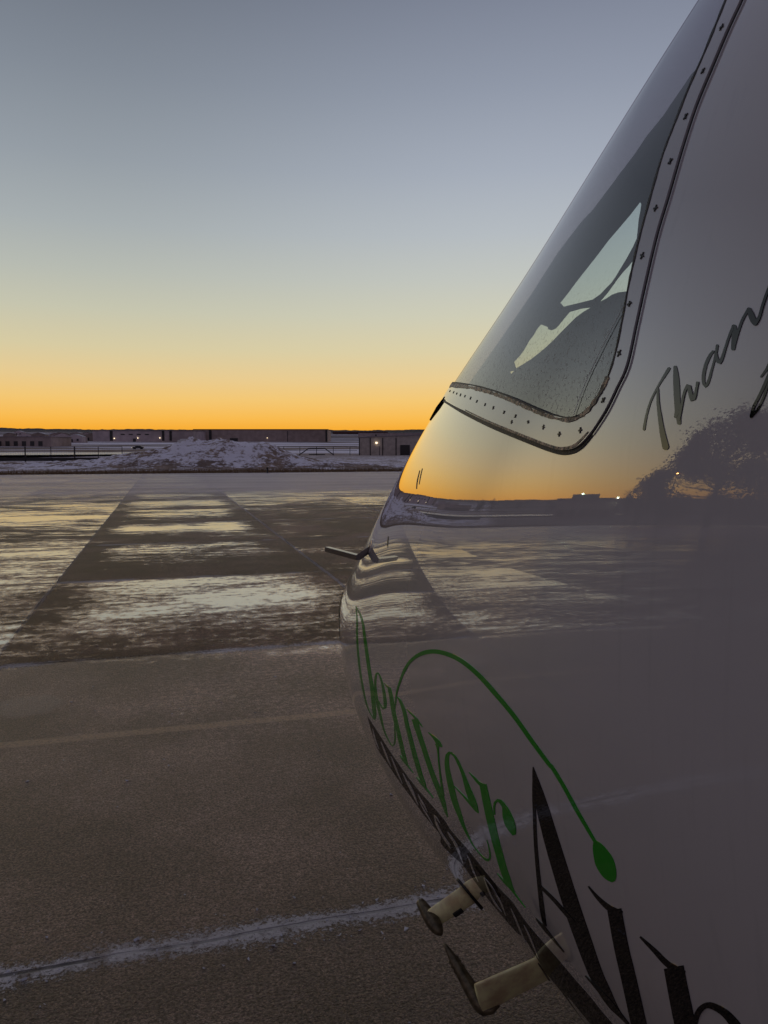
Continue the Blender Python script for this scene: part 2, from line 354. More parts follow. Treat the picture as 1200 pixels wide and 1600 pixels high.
# ------------------------------------------------------------------ aircraft
plane = empty('aircraft', (0, 0, 0)); tag(plane, 'white airliner nose with green and black lettering, parked at the right of the frosty apron', 'airplane')
BAND = [(1093,104),(1150,60),(1190,-40),(1170,-150),(1085,-150),(1000,40),(800,400),(700,585),(706,606),(724,612),(757,566),(787,524),(832,458),(874,392),(910,345),(928,326),(958,286),(994,238),(1038,179)]
def build_hull():
    us = np.concatenate([np.linspace(0, .3**.5, 60)**2, np.arange(.307, 3.6, .0075), np.arange(3.7, 9, .15), np.linspace(9, 16, 40)])
    nth = 680; th = np.linspace(0, 2*np.pi, nth, endpoint=False)
    a, t, b, c = prof(us); a[0] = 1e-4
    ct = np.cos(th); st = np.sin(th)
    v = a[:, None]*ct[None]; w = c[:, None]+np.where(st[None] > 0, (t-c)[:, None]*st[None], (b+c)[:, None]*st[None])
    if True: v[0] = 0; w[0] = 0
    P = TIP + (-us)[:, None, None]*FW + v[..., None]*RT + w[..., None]*np.array([0, 0, 1.])
    r = len(us); idx = np.arange(r*nth).reshape(r, nth)
    A = idx[:-1]; B = np.roll(idx, -1, 1)[:-1]; Cc = np.roll(idx, -1, 1)[1:]; D = idx[1:]
    F = np.stack([A, D, Cc, B], -1).reshape(-1, 4)      # outward normals checked below
    V = P.reshape(-1, 3)
    cen = V[F].mean(1); e1 = V[F[:, 2]]-V[F[:, 0]]; e2 = V[F[:, 3]]-V[F[:, 1]]; nn = np.cross(e1, e2)

    x, y, dep = project(cen)
    u = -((cen-TIP)@FW); ax = TIP - u[:, None]*FW + np.array([0, 0, 1.])*prof(u)[3][:, None]
    if ((nn*(cen-ax)).sum(1) > 0).mean() < .5: F = F[:, ::-1]; nn = -nn
    front = (nn*(cen-CAM)).sum(1) < 0
    G_, O_ = resample([(*p, 0) for p in GLASS], 160)[:, :2], resample([(*p, 0) for p in OUTER], 160)[:, :2]
    mid = (G_*.5+O_*.5); left_close = [(1050,-215),(900,100),(600,560)]
    poly = np.concatenate([mid, left_close]); vis = dep > .2
    band_open = (~front) & vis & inpoly(x, y, BAND)
    hole = front & vis & inpoly(x, y, poly)
    poly2 = np.concatenate([G_*.42+O_*.58, left_close])
    pane = front & vis & inpoly(x, y, poly2)
    back_open = (~front) & vis & inpoly(x, y, [(752,622),(790,560),(1000,230),(1060,170),(1100,170),(1012,470),(900,600)]) & ~band_open
    keep = ~(hole | back_open | band_open)
    def sub(mask, name, mat, shift=0):
        FF = F[mask]; used = np.unique(FF); mp = -np.ones(len(V), int); mp[used] = np.arange(len(used)); VV = V[used]
        if shift: VV = VV - nrm(VV)*shift
        me = bpy.data.meshes.new(name); me.vertices.add(len(VV)); me.vertices.foreach_set('co', VV.astype(np.float32).ravel())
        me.loops.add(len(FF)*4); me.loops.foreach_set('vertex_index', mp[FF].ravel().astype(np.int32))
        me.polygons.add(len(FF)); me.polygons.foreach_set('loop_start', np.arange(0, len(FF)*4, 4, dtype=np.int32)); me.polygons.foreach_set('loop_total', np.full(len(FF), 4, np.int32))
        me.update(calc_edges=True); me.validate(); me.shade_smooth(); me.materials.append(mat)
        return link(bpy.data.objects.new(name, me), plane)
    sub(keep, 'fuselage', M['hull'])
    sub(pane, 'windshield', M['glass'], .0015)
    sub(back_open, 'far_window', M['glass2'])['label'] = 'far side cockpit window seen through the windshield'
build_hull()

# --- windshield frame, seals, screws
def frame():
    n = 260; A = resample([(*p, 0) for p in GLASS], n)[:, :2]; B = resample([(*p, 0) for p in OUTER], n)[:, :2]
    k = np.linspace(0, 1, 7); g = A[:, None]*(1-k[None, :, None])+B[:, None]*k[None, :, None]
    V, F = sheet(g, .0035, .005); fr = MB().add(V, F).build('window_frame', M['framep'], plane, False)
    fr.data.shade_smooth()
    fr.modifiers.new('e', 'EDGE_SPLIT').split_angle = math.radians(50)
    rr = np.random.default_rng(3)
    def rim(P, w, jit, off, name, mat, thick=.006, a=0, b=1):
        R = resample([(*p, 0) for p in P], 420); R = R[int(a*420):int(b*420)]
        R[:, 2] = w*(1+jit*rr.standard_normal(len(R)).cumsum()*0) * (1+jit*np.interp(np.arange(len(R)), np.arange(0, len(R)+6, 4), rr.uniform(-1, 1, len(np.arange(0, len(R)+6, 4)))))
        V, F = sheet(stroke_grid(R, step=3.), off, thick); return MB().add(V, F).build(name, mat, plane)
    rim(GLASS, 2.3, .35, .0042, 'inner_seal', M['seal'])
    rim([(x-1.5, y+4) for x, y in GLASS[:11]], 5.2, .5, .0046, 'worn_sealant', M['worn'], a=0, b=1)['label'] = 'cracked weathered sealant along the lower windshield edge'
    # dark gap outside the frame, wider along the lower edge
    low = [(x-1, y+3) for x, y in OUTER[:10]]
    S = [(x, y, w) for (x, y), w in zip(low, (3, 4, 6, 7.5, 8.5, 9, 8.5, 7, 5, 3))]
    V, F = sheet(stroke_grid(S, step=3.), .0012, .003); MB().add(V, F).build('outer_seal', M['seal'], plane)['label'] = 'dark gap under the windshield frame'
    S = [(x+1, y, 1.7) for x, y in OUTER[8:]]
    V, F = sheet(stroke_grid(S, step=3.), .0012, .003); MB().add(V, F).build('outer_seal', M['seal'], plane)
    S = [(x-1.5, y-2.5, w) for (x, y), w in zip(OUTER[2:9], (1.5, 3, 4, 4, 5, 4, 2))]
    V, F = sheet(stroke_grid(S, step=3.), .0040, .002); MB().add(V, F).build('worn_sealant', M['worn'], plane)
    # faint edge line inside the laminated pane
    V, F = sheet(stroke_grid([(896,649,.7),(915,598,.8),(945,535,.8),(975,478,.7)], step=4.), .0004, .0003)
    MB().add(V, F).build('laminate_edge', M['post'], plane)
    pts = [(705,612),(711,614),(716,616),(722,618),(729,620),(738,623),(748,628),(761,633),(774,638),(791,645),(803,660),(809,651),(829,660),(853,668),(878,679),(911,673),(947,626),(972,553),(988,476),(1008,401),(1029,327),(1052,254),(1076,184),(1103,113),(1132,45)]
    p, nn, ok = cast(pts)
    for i, (q, n_) in enumerate(zip(p, nn)):
        r = .0042 if i > 13 else .0034
        d = -ray([pts[i]])[0]; b = q+n_*.0036
        N_ = Vector(n_); x = N_.orthogonal().normalized(); y = N_.cross(x); R = Matrix((x, y, N_)).transposed(); mb = MB()
        an0 = rr.uniform(0, 1.5)
        mb.tube([b-n_*.001, b+n_*.0004], [r*.62, r*.55], 10)
        for an, ll in ((0, rr.uniform(1.5, 2.1)), (math.pi/2, rr.uniform(1.3, 2.0))):
            mb.box(b+n_*.0005, (r*ll, r*.42, .0010), R @ Matrix.Rotation(an+an0, 3, 'Z'))
        mb.build('screw', M['screw'], fr)
    # bright cut edge of the skin just outside the gap
    S = [(x+dx, y+dy, .9) for (x, y), dx, dy in zip(OUTER[8:], [3.0]*18, [2.0, 1.5]+[.8]*16)]
    V, F = sheet(stroke_grid(S, step=3.), .0014, .003); MB().add(V, F).build('skin_edge', M['hull'], plane)
frame()

# --- what is seen through the windshield
def liner():
    def remap(name, outline, holes, mat, inset):
        bm = bmesh.new()
        for lp in [outline]+holes:
            vs = [bm.verts.new((x, y, 0)) for x, y in lp]
            for a_, b_ in zip(vs, vs[1:]+vs[:1]): bm.edges.new((a_, b_))
        bmesh.ops.triangle_fill(bm, edges=bm.edges[:], use_beauty=True)
        bad = [f for f in bm.faces if any(inpoly(np.array(f.calc_center_median().x), np.array(f.calc_center_median().y), h_) for h_ in holes)]
        bmesh.ops.delete(bm, geom=bad, context='FACES_ONLY')
        for _ in range(7):
            e = [x for x in bm.edges if x.calc_length() > 14]
            if not e: break
            bmesh.ops.subdivide_edges(bm, edges=e, cuts=1); bmesh.ops.triangulate(bm, faces=[f for f in bm.faces if len(f.verts) > 3])
        bm.verts.index_update(); px = np.array([v.co[:2] for v in bm.verts]); F = [[v.index for v in f.verts] for f in bm.faces]; bm.free()
        p, n, ok = cast(px, True); p0, n0, ok0 = cast(px, False)
        ch = np.linalg.norm(p-p0, axis=1); inn = np.where(ok, np.minimum(inset, ch*.3), .0)
        V = p-ray(px)*inn[:, None]; F = [f for f in F if ok[f].any()]
        o = mesh_obj(name, V, F, mat, plane, False); so = o.modifiers.new('t', 'SOLIDIFY'); so.thickness = .002; return o
    z4 = lambda P: [(740+x*.3, 240+y*.3) for x, y in P]
    edge = [(1096,101),(1088,108),(1080,116),(1068,134),(1050,160),(1036,181),(1010,213),(992,240),(956,288),(926,328),(908,347),(872,394),(830,460),(785,526),(755,568),(735,596),(722,614)]
    h1 = z4([(865,250),(873,262),(868,300),(860,340),(850,440),(830,485),(800,540),(770,590),(740,640),(718,672),(690,700),(660,732),(620,760),(560,775),(470,797),(450,775),(490,725),(530,670),(585,600),(640,530),(700,450),(760,380),(815,315)])
    h2 = z4([(900,400),(870,480),(840,540),(810,580),(780,612),(750,650),(725,685),(700,720),(655,773),(690,755),(720,735),(755,722),(800,717),(850,720),(900,700)])
    h3 = z4([(615,798),(560,805),(500,822),(470,858),(440,895),(425,910),(405,917),(388,912),(385,900),(350,887),(330,910),(310,945),(290,970),(265,1015),(240,1050),(210,1083),(222,1118),(260,1095),(300,1070),(345,1035),(380,1005),(415,972),(450,935),(490,895),(530,855),(570,825)])
    h4 = z4([(950,125),(962,105),(990,80),(975,110),(965,140)])
    h5 = z4([(190,1132),(214,1128),(195,1148)])
    out = [edge[0], (1130,90), (1160,60), (1110,240), (1060,420), (1010,620), (940,700), (860,700), (722,640)]+edge[::-1][:-1]
    remap('cockpit_lining', out, [h1, h2, h3, h4, h5], M['liner'], .03)
    ys = np.arange(-180, 621, 20.); lo = 1150-.62*(ys+180)-160; hi = lo+330
    for _ in range(14):
        m_ = (lo+hi)/2; k_ = cast(np.stack([m_, ys], -1))[2]; hi = np.where(k_, m_, hi); lo = np.where(k_, lo, m_)
    SIL = [(float(x)+.6, float(y)) for x, y in zip(hi, ys)]
    remap('added_band_pane', [(1096,101),(1150,60),(1190,-40),(1200,-180)]+SIL+[(712,632),(722,630)]+edge[::-1][:-1], [], M['bandpane'], .004)  # added pane, lets sky through to make the pale band by the silhouette
liner()

# --- lettering
def lettering():
    A = (540, 940, .15); B = (600, 1060, .15); C3 = (680, 1140, .175); A5 = (780, 1180, .35)
    Dn = [zs(*A, [(106,45,5),(118,180,16),(120,370,18),(130,540,18),(150,720,18),(180,900,17),(215,1060,14),(250,1150,8),(292,1222,6)]),
          zs(*A, [(106,45,5),(150,130,16),(180,230,22),(200,380,28),(225,560,32),(250,740,34),(275,900,36),(293,1080,38),(303,1190,32),(302,1232,8)])]
    e1 = [zs(*A, [(345,745,14),(322,750,20),(308,850,22),(315,960,26),(335,1070,28),(365,1200,22),(400,1340,14),(450,1450,9),(495,1505,12),(515,1440,14),(512,1300,10),(514,1120,9),(530,960,13),(560,850,15),(600,760,18),(650,665,19)]),
          zs(*A, [(325,742,10),(350,760,14),(380,850,18),(402,960,26),(413,1060,30),(404,1120,26),(375,1095,14),(345,1040,8)])]
    n1 = [zs(*A, [(400,848,6),(428,878,12),(458,905,18)]),
          zs(*A, [(455,900,30),(478,1010,36),(500,1150,38),(535,1300,36),(570,1440,34),(605,1590,32)]),
          zs(*B, [(150,580,32),(185,720,32),(212,820,34),(238,895,22)]), zs(*B, [(168,800,6),(200,850,18),(240,900,14),(305,985,5)]),
          zs(*B, [(122,190,8),(145,198,14),(170,235,22),(210,340,32),(240,480,36),(275,620,38),(315,780,40),(350,900,40),(385,1020,38),(415,1100,36),(435,1145,14)]),
          zs(*B, [(340,1025,5),(390,1090,18),(435,1145,14),(515,1245,5)])]
    v = [zs(*B, [(238,322,6),(290,372,18),(340,425,22),(375,470,14),(402,508,6)]),
         zs(*B, [(318,420,60),(360,560,50),(410,710,48),(455,850,48),(510,1010,48),(570,1160,50),(615,1280,46),(640,1370,28),(664,1445,6)]),
         zs(*B, [(463,562,6),(520,612,26),(560,660,46),(580,690,40),(607,714,8)]), zs(*B, [(560,680,50),(562,720,24),(567,790,14),(575,900,14),(600,1100,18),(618,1230,24)])]
    e2 = [zs(*C3, [(160,228,14),(140,205,24),(112,225,32),(105,290,38),(112,370,42),(140,500,52),(175,640,50),(215,750,40),(250,850,28),(300,960,16),(350,1050,10),(420,1130,12),(462,1165,22),(484,1160,20),(492,1120,13),(480,1050,10),(462,985,5)]),
          zs(*C3, [(125,200,12),(165,225,16),(195,270,22),(225,335,24),(255,410,30),(290,520,46),(325,610,56),(352,680,52),(375,725,26),(388,745,6)]),
          zs(*C3, [(172,505,8),(240,575,12),(290,630,20),(340,685,26)])]
    r1 = [zs(*C3, [(303,380,6),(345,425,18),(390,475,26),(425,495,30),(458,490,6)]),
          zs(*C3, [(428,490,60),(455,620,66),(490,780,70),(530,950,66),(570,1100,64),(610,1240,62),(650,1350,56),(680,1410,34),(712,1465,8)]),
          zs(*C3, [(555,1283,5),(620,1360,18),(680,1420,20),(730,1490,10),(808,1590,4)]),
          zs(*C3, [(532,760,10),(528,700,14),(535,655,20),(560,630,26),(590,645,30),(618,685,36)]),
          zs(*C3, [(600,655,14),(625,700,46),(645,770,78),(670,840,84),(695,900,58),(708,940,26)])]
    D_ = (520, 940, .28333)
    arc = [zs(*D_, [(345,570,6),(352,510,8),(365,460,10),(400,370,14),(450,310,18),(520,278,24),(600,280,24),(700,320,24),(800,400,24),(900,510,24),(1000,630,22),(1100,770,21),(1200,905,19)])+zs(*A5, [(235,50,15),(290,140,15),(350,250,15),(432,390,12)])]
    dot = [zs(*A5, [(428,384,14),(436,400,38),(450,430,62),(470,475,82),(490,520,70),(505,550,42),(512,564,14)])]
    for nm, st in (('letter D', Dn), ('letter e', e1), ('letter n', n1), ('letter v', v), ('letter e', e2), ('letter r', r1)):
        decal('letter', st, M['green'], plane, label='green '+nm+' of the nose lettering')
    decal('swoosh', arc, M['green'], plane, label='thin green arc over the lettering', off=.0010)
    decal('swoosh_dot', dot, M['green'], plane, label='green oval at the end of the arc', cols=5)
    a = [zs(*A5, [(152,52,4),(165,120,30),(190,220,52),(220,330,62),(255,450,68),(320,660,72),(375,820,70),(430,970,62),(475,1060,52),(510,1120,36),(545,1165,18),(585,1212,6)]),
         zs(*A5, [(153,60,3),(156,150,14),(158,250,14),(164,400,15),(178,560,17),(193,690,20),(206,765,14)]),
         zs(*A5, [(165,728,6),(205,775,15),(250,830,9),(290,878,5)]), zs(*A5, [(185,585,12),(250,650,15),(335,748,17)]),
         zs(*A5, [(386,983,5),(430,1030,12),(480,1085,20),(530,1145,20),(580,1200,8)])]
    i = [zs(*A5, [(399,585,6),(440,635,16),(490,680,26),(525,695,22),(552,700,8)]), zs(*A5, [(515,688,62),(545,850,64),(580,1000,66),(620,1180,68),(640,1280,68)])]
    r = [zs(*A5, [(630,810,8),(690,868,20),(745,925,26),(790,955,30),(832,968,10)]), zs(*A5, [(780,945,88),(800,1050,90),(822,1160,92),(850,1290,90)]),
         zs(*A5, [(872,1260,20),(876,1190,24),(895,1140,26),(930,1115,26),(975,1128,30),(1020,1160,36),(1060,1210,44),(1090,1260,50)])]
    for nm, st in (('letter A', a), ('letter i', i), ('letter r', r)):
        decal('letter', st, M['black'], plane, label='large black '+nm+' on the lower nose')
    S7 = (1000, 440, .175)
    T = [zs(*S7, [(260,778,28),(235,820,26),(205,868,20),(150,960,16),(90,1090,18),(55,1220,20),(38,1318,24)]), zs(*S7, [(162,960,18),(165,1080,26),(180,1200,34),(200,1330,44),(232,1475,58)])]
    h = [zs(*S7, [(317,765,30),(325,850,50),(330,950,56),(335,1060,54),(342,1160,52),(352,1262,34)]), zs(*S7, [(335,1160,40),(322,1205,28)]),
         zs(*S7, [(352,1230,24),(372,1130,22),(395,1010,22),(420,945,26),(440,925,30),(452,985,36),(472,1058,38),(495,1015,30),(508,960,22),(518,905,26)])]
    aa = [zs(*S7, [(655,625,22),(625,665,28),(590,745,30),(570,840,30),(572,905,28),(592,935,28),(618,880,24),(640,800,20),(660,730,18),(682,640,22),(692,572,24)]),
          zs(*S7, [(680,640,26),(690,690,32),(715,725,34),(742,670,26),(770,580,22),(800,490,22),(830,420,26)])]
    n = [zs(*S7, [(842,405,44),(850,470,52),(842,540,46),(835,598,36)]), zs(*S7, [(845,560,30),(880,450,24),(915,350,24),(950,285,24),(975,245,28)]),
         zs(*S7, [(980,250,34),(998,300,52),(1018,350,52),(1032,375,40)]), zs(*S7, [(1035,375,34),(1070,320,26),(1100,215,24),(1140,100,24),(1180,0,24)])]
    k = [zs(*S7, [(1180,-10,26),(1220,-120,26),(1260,-230,24)]), zs(*S7, [(1210,-60,26),(1260,-130,26),(1250,-60,26),(1300,-20,26)])]
    f = [zs(*S7, [(1175,700,30),(1140,775,26),(1085,850,16)]), zs(*S7, [(1190,740,30),(1140,870,30),(1080,1000,26),(1020,1120,26),(996,1205,24)]), zs(*S7, [(998,1205,22),(1060,1135,20),(1110,1030,20),(1150,920,20),(1190,840,20)])]
    for nm, st in (('T', T), ('h', h), ('a', aa), ('n', n), ('k', k), ('f', f)):
        decal('script_letter', st, M['script'], plane, rounded=True, label='brush-script black letter '+nm+' behind the windshield')
    # dark stripe with pale slivers
    z4 = lambda P: [(560+x*.15, 1110+y*.15) for x, y in P]; z5 = lambda P: [(680+x*.15, 1280+y*.15) for x, y in P]; z6 = lambda P: [(820+x/6, 1420+y/6) for x, y in P]
    up = z4([(94,60),(200,225),(330,430),(470,630),(600,800),(750,970),(900,1150)])+z5([(150,100),(250,215),(350,330),(500,520),(650,700),(800,860)])+z6([(0,110),(150,290),(300,460),(450,640),(600,810),(720,960),(850,1110),(1000,1280)])
    lo = z4([(94,62),(140,230),(200,400),(300,550),(420,730),(560,920),(700,1110),(850,1290)])+z5([(60,250),(170,370),(280,470),(400,630),(550,830),(700,1010),(850,1180)])+z6([(0,280),(100,440),(200,600),(330,760),(450,920),(570,1080),(720,1280)])
    n_ = 150; U = resample([(*p, 0) for p in up], n_)[:, :2]; Lw = resample([(*p, 0) for p in lo], n_)[:, :2]
    kk = np.linspace(0, 1, 6); g = U[:, None]*(1-kk[None, :, None])+Lw[:, None]*kk[None, :, None]
    V, F = sheet(g, .0004, .0008); MB().add(V, F).build('stripe', M['stripe'], plane)['label'] = 'dark band carrying thin pale lettering along the lower nose'
    sl = []
    def sv(P, w=9): 
        ww = [w*.3]+[w]*(len(P)-2)+[w*.3]; sl.append([(x, y, q*.15) for (x, y), q in zip(P, ww)])
    sv(z4([(150,190),(165,260),(185,330),(215,400)]), 12); sv(z4([(235,325),(265,400),(300,490),(340,585)]), 14); sv(z4([(340,480),(370,550),(410,650),(460,765)]), 12)
    sv(z4([(465,655),(500,730),(560,850),(625,985)]), 14); sv(z4([(520,735),(545,790),(575,850),(610,940)]), 8); sv(z4([(622,872),(650,930),(685,990),(720,1060)]), 14); sv(z4([(640,950),(680,1030),(730,1110),(780,1195)]), 9)
    sv(z4([(790,1088),(815,1180),(870,1290),(920,1370),(962,1440)]), 16); sv(z4([(790,1088),(820,1125),(852,1175)]), 12); sv(z4([(930,1262),(965,1320),(1010,1380),(1065,1480)]), 18)
    sv(z5([(20,30),(60,130),(105,200),(160,270)]), 12); sv(z5([(130,130),(190,220),(240,320),(295,465)]), 20); sv(z5([(330,370),(365,440),(400,540),(450,650)]), 14)
    sv(z5([(510,610),(550,720),(600,830),(650,910),(695,965)]), 14); sv(z5([(510,605),(580,690),(640,790),(690,880),(738,1005)]), 14); sv(z5([(790,930),(840,1040),(890,1160),(945,1285)]), 14); sv(z5([(925,1100),(980,1210),(1030,1330),(1080,1450)]), 14)
    for q_ in sl: decal('band_lettering', [q_], M['hull'], plane, off=.0009, thick=.0006)
lettering()

# --- nose seam, scratches
V_, F_ = sheet(stroke_grid([(536,925,1.6),(531,945,2),(528.5,975,2.2),(529,1003,2)], step=3.), .001, .002); MB().add(V_, F_).build('nose_seam', M['seal'], plane)
for q_ in [[(656,735,.9),(652,752,1.4),(651,764,1.0)], [(660,732,.8),(657,745,1.0),(655,757,.6)], [(607,838,1.2),(606,848,1.6),(606,856,.6)]]: decal('scratch', [q_], M['seal'], plane)

# --- probes
def near(px, P, dirn, length):
    """point P + length*dirn corrected to sit on the sight line of px"""
    d = ray([px])[0]; q = P+dirn*length; t = (q-CAM)@d; return CAM+d*t
def probes():
    # lower pitot tube: blade mast and forward-pointing tube
    (B1, B2), (n1, n2), _ = cast([(836,1497), (842,1546)]); n_ = n1
    B = (B1+B2)/2
    pt = empty('pitot_tube', (0, 0, 0)); pt.parent = plane; pt['label'] = 'beige blade mast with a dark tube below the stripe'
    T1 = near((742,1538), B1, n_, .10); T2 = near((754,1583), B2, n_, .10)
    thick = np.cross((B2-B1)/np.linalg.norm(B2-B1), n_); thick /= np.linalg.norm(thick)
    mb = MB(); V = []; F = []; K = 20; rows = 9
    for i in range(rows):
        f = -.10+1.10*i/(rows-1); L = B1*(1-f)+T1*f; R = B2*(1-f)+T2*f; c = (L+R)/2; h = (R-L)/2
        for k in range(K):
            a = 2*math.pi*k/K; V.append(c+h*math.cos(a)+thick*math.sin(a)*.0085*(1 if math.cos(a) < .3 else .75))
    for i in range(rows-1):
        for k in range(K): F.append((i*K+k, i*K+(k+1) % K, (i+1)*K+(k+1) % K, (i+1)*K+k))
    F.append(tuple(range(K))); F.append(tuple((rows-1)*K+k for k in range(K)))
    mb.add(V, F).build('mast', M['beige'], pt, True)
    cdir = (B2-B1)/np.linalg.norm(B2-B1); V = []; F = []; K = 30
    for o_, s_ in ((-.004, 1), (.0012, 1), (.0022, .93)):
        for k in range(K):
            a = 2*math.pi*k/K; V.append(B+n_*o_+(cdir*math.cos(a)*.040+thick*math.sin(a)*.019)*s_)
    for i in range(2):
        for k in range(K): F.append((i*K+k, i*K+(k+1) % K, (i+1)*K+(k+1) % K, (i+1)*K+k))
    F.append(tuple(2*K+k for k in range(K)))
    MB().add(V, F).build('base_plate', M['darkmetal'], pt, True)
    tl = (T1+T2)/2
    e = near((694,1474), T1, FW, .14); st = near((757,1581), T2, FW, -.004)
    ax = e-st; L = np.linalg.norm(ax); bk = (B2-T2); P = [st+bk*.22+ax*.0, st+bk*.10-ax*.012]+[st+ax*f for f in (.03, .06, .12, .35, .58, .62, .655, .69, .72, .75, .78, .82, .9, .97, 1)]
    R = [.004, .0085, .0110, .0135, .0148, .0138, .0112, .0125, .0102, .0122, .0098, .0115, .0088, .0076, .0055, .0035, .0016]
    MB().tube(P, [r*1.0 for r in R], 18).build('tube', M['darkmetal'], pt, True)
    # temperature probe: base plate, strut, lens-shaped head
    tp = empty('temperature_probe', (0, 0, 0)); tp.parent = plane; tp['label'] = 'beige strut with a dark rounded head above the pitot tube'
    (Bq, Bt, Bb), (nq, _, _), _ = cast([(733,1397), (716,1371), (752,1424)])
    LA = np.linalg.norm(Bt-Bb)/2; al = (Bt-Bb)/np.linalg.norm(Bt-Bb); Bq = Bq*.5+(Bt+Bb)*.25; side = np.cross(al, nq); side /= np.linalg.norm(side)
    V = []; F = []; K = 28
    for i, (o, s) in enumerate(((-.004, 1), (.0035, 1), (.0055, .94))):
        for k in range(K):
            a = 2*math.pi*k/K; V.append(Bq+nq*o+(al*math.cos(a)*LA+side*math.sin(a)*.026)*s)
    for i in range(2):
        for k in range(K): F.append((i*K+k, i*K+(k+1) % K, (i+1)*K+(k+1) % K, (i+1)*K+k))
    F.append(tuple(2*K+k for k in range(K))); F.append(tuple(range(K)))
    MB().add(V, F).build('base_plate', M['blackmetal'], tp, True)
    H = near((676,1435), Bq, nq, .066)
    sv = H-Bq
    mb = MB(); V = []; F = []; K = 22; rows = 7
    for i in range(rows):
        f = -.05+1.06*i/(rows-1); c = Bq+sv*f; w = .027*(1-.12*f)
        for k in range(K):
            a = 2*math.pi*k/K; V.append(c+al*math.cos(a)*w+side*math.sin(a)*.010)
    for i in range(rows-1):
        for k in range(K): F.append((i*K+k, i*K+(k+1) % K, (i+1)*K+(k+1) % K, (i+1)*K+k))
    F.append(tuple(range(K))); F.append(tuple((rows-1)*K+k for k in range(K)))
    mb.add(V, F).build('strut', M['beige'], tp, True)
    c = Bq+sv*.48-al*.020
    R = Matrix((Vector(al), Vector(side), Vector(sv/np.linalg.norm(sv)))).transposed()
    MB().box(c, (.014, .020, .026), R, .003).build('sensor_block', M['blackmetal'], tp)
    h0 = near((655,1407), H, FW, .034); h1 = near((690,1461), H, FW, -.034); d = h1-h0
    P = [h0+d*f for f in (0, .03, .1, .25, .45, .65, .82, .93, 1)]
    MB().tube(P, [.006, .0105, .0125, .0145, .017, .018, .0155, .010, .003], 20, sq=(1, 1)).build('sensor_head', M['darkmetal'], tp, True)
    (w1, w2, w3), (m1, m2, m3), _ = cast([(696,622), (685,638), (673,656)])
    MB().tube([w1+m1*.002, w2+m2*.002, w3+m3*.001], [.003, .0045, .0025], 10).build('wiper_arm', M['matt'], plane, True)
    # small bent bar on the nose
    bp = empty('vane_probe', (0, 0, 0)); bp.parent = plane; bp['label'] = 'small bent black bar standing off the nose'
    (Q,), (nQ,), _ = cast([(579,853)])
    E = near((560,871), Q, nQ, .045); A_ = near((511,858), E, FW, .17)
    fw = (A_-E)/np.linalg.norm(A_-E); up = np.array([0, 0, 1.]); sd_ = np.cross(fw, up); sd_ /= np.linalg.norm(sd_); up2 = np.cross(sd_, fw)
    def bar(P, hw, hh):
        V = []; F = []
        for p in P:
            for a, b in ((-1, -1), (1, -1), (1, 1), (-1, 1)): V.append(p+sd_*a*hw+up2*b*hh)
        for i in range(len(P)-1):
            for k in range(4): F.append((i*4+k, i*4+(k+1) % 4, i*4+4+(k+1) % 4, i*4+4+k))
        F.append((3, 2, 1, 0)); F.append(tuple((len(P)-1)*4+k for k in range(4))); return V, F
    V, F = bar([Q-nQ*.01, E, A_], .0085, .0078)
    o = MB().add(V, F).build('bar', M['barmetal'], bp)
    bv = o.modifiers.new('b', 'BEVEL'); bv.width = .0008; bv.segments = 2
    V = []; F = []; K = 24; al3 = np.cross(nQ, [0, 0, 1.]); al3 /= np.linalg.norm(al3); u3 = np.cross(al3, nQ)
    for o_, s in ((-.002, 1), (.0012, 1), (.0018, .9)):
        for k in range(K):
            a = 2*math.pi*k/K; V.append(Q+nQ*o_+(al3*math.cos(a)+u3*math.sin(a))*.022*s)
    for i in range(2):
        for k in range(K): F.append((i*K+k, i*K+(k+1) % K, (i+1)*K+(k+1) % K, (i+1)*K+k))
    F.append(tuple(2*K+k for k in range(K)))
    MB().add(V, F).build('base_plate', M['hull'], bp, True)
probes()

# --- nose wheel under the belly
def gear():
    g = empty('nose_gear', (0, 0, 0)); g.parent = plane
    c = TIP-FW*2.9; x, y = c[:2]
    MB().tube([(x, y, .22), (x, y, .55)], .045, 16).build('gear_strut', M['steel'], g, True)
    ax = Vector(RT)
    for s in (-1, 1):
        cc = Vector((x, y, .215))+ax*.13*s
        MB().tube([cc-ax*.07, cc-ax*.06, cc-ax*.03, cc+ax*.03, cc+ax*.06, cc+ax*.07], [.13, .19, .213, .213, .19, .13], 32, up=(0, 0, 1)).build('wheel', M['tyre'], g, True)
gear()

# ------------------------------------------------------------------ setting: terrain, apron
YAW = math.radians(-15.9); E1 = np.array([math.sin(YAW), math.cos(YAW), 0]); E2 = np.array([math.cos(YAW), -math.sin(YAW), 0])
def vnoise(x, y, seed=0):
    """cheap smooth value noise"""
    x = np.asarray(x, float); y = np.asarray(y, float); xi = np.floor(x); yi = np.floor(y); fx = x-xi; fy = y-yi; fx = fx*fx*(3-2*fx); fy = fy*fy*(3-2*fy)
    h = lambda a, b: np.modf(np.abs(np.sin(a*127.1+b*311.7+seed*74.7)*43758.5453))[0]
    return (h(xi, yi)*(1-fx)+h(xi+1, yi)*fx)*(1-fy)+(h(xi, yi+1)*(1-fx)+h(xi+1, yi+1)*fx)*fy
def fbm(x, y, s=0, o=4): return sum(vnoise(x*2**k, y*2**k, s+k)*.5**k for k in range(o))/1.875
MX = [-40,-30,-26,-23.6,-21.3,-19.5,-17.5,-14.5,-12.5,-10,-8,-5.5,-2,3]
MZ = [.3,.45,.6,1.0,1.35,1.75,2.3,2.5,2.42,1.95,1.3,.75,.35,.1]
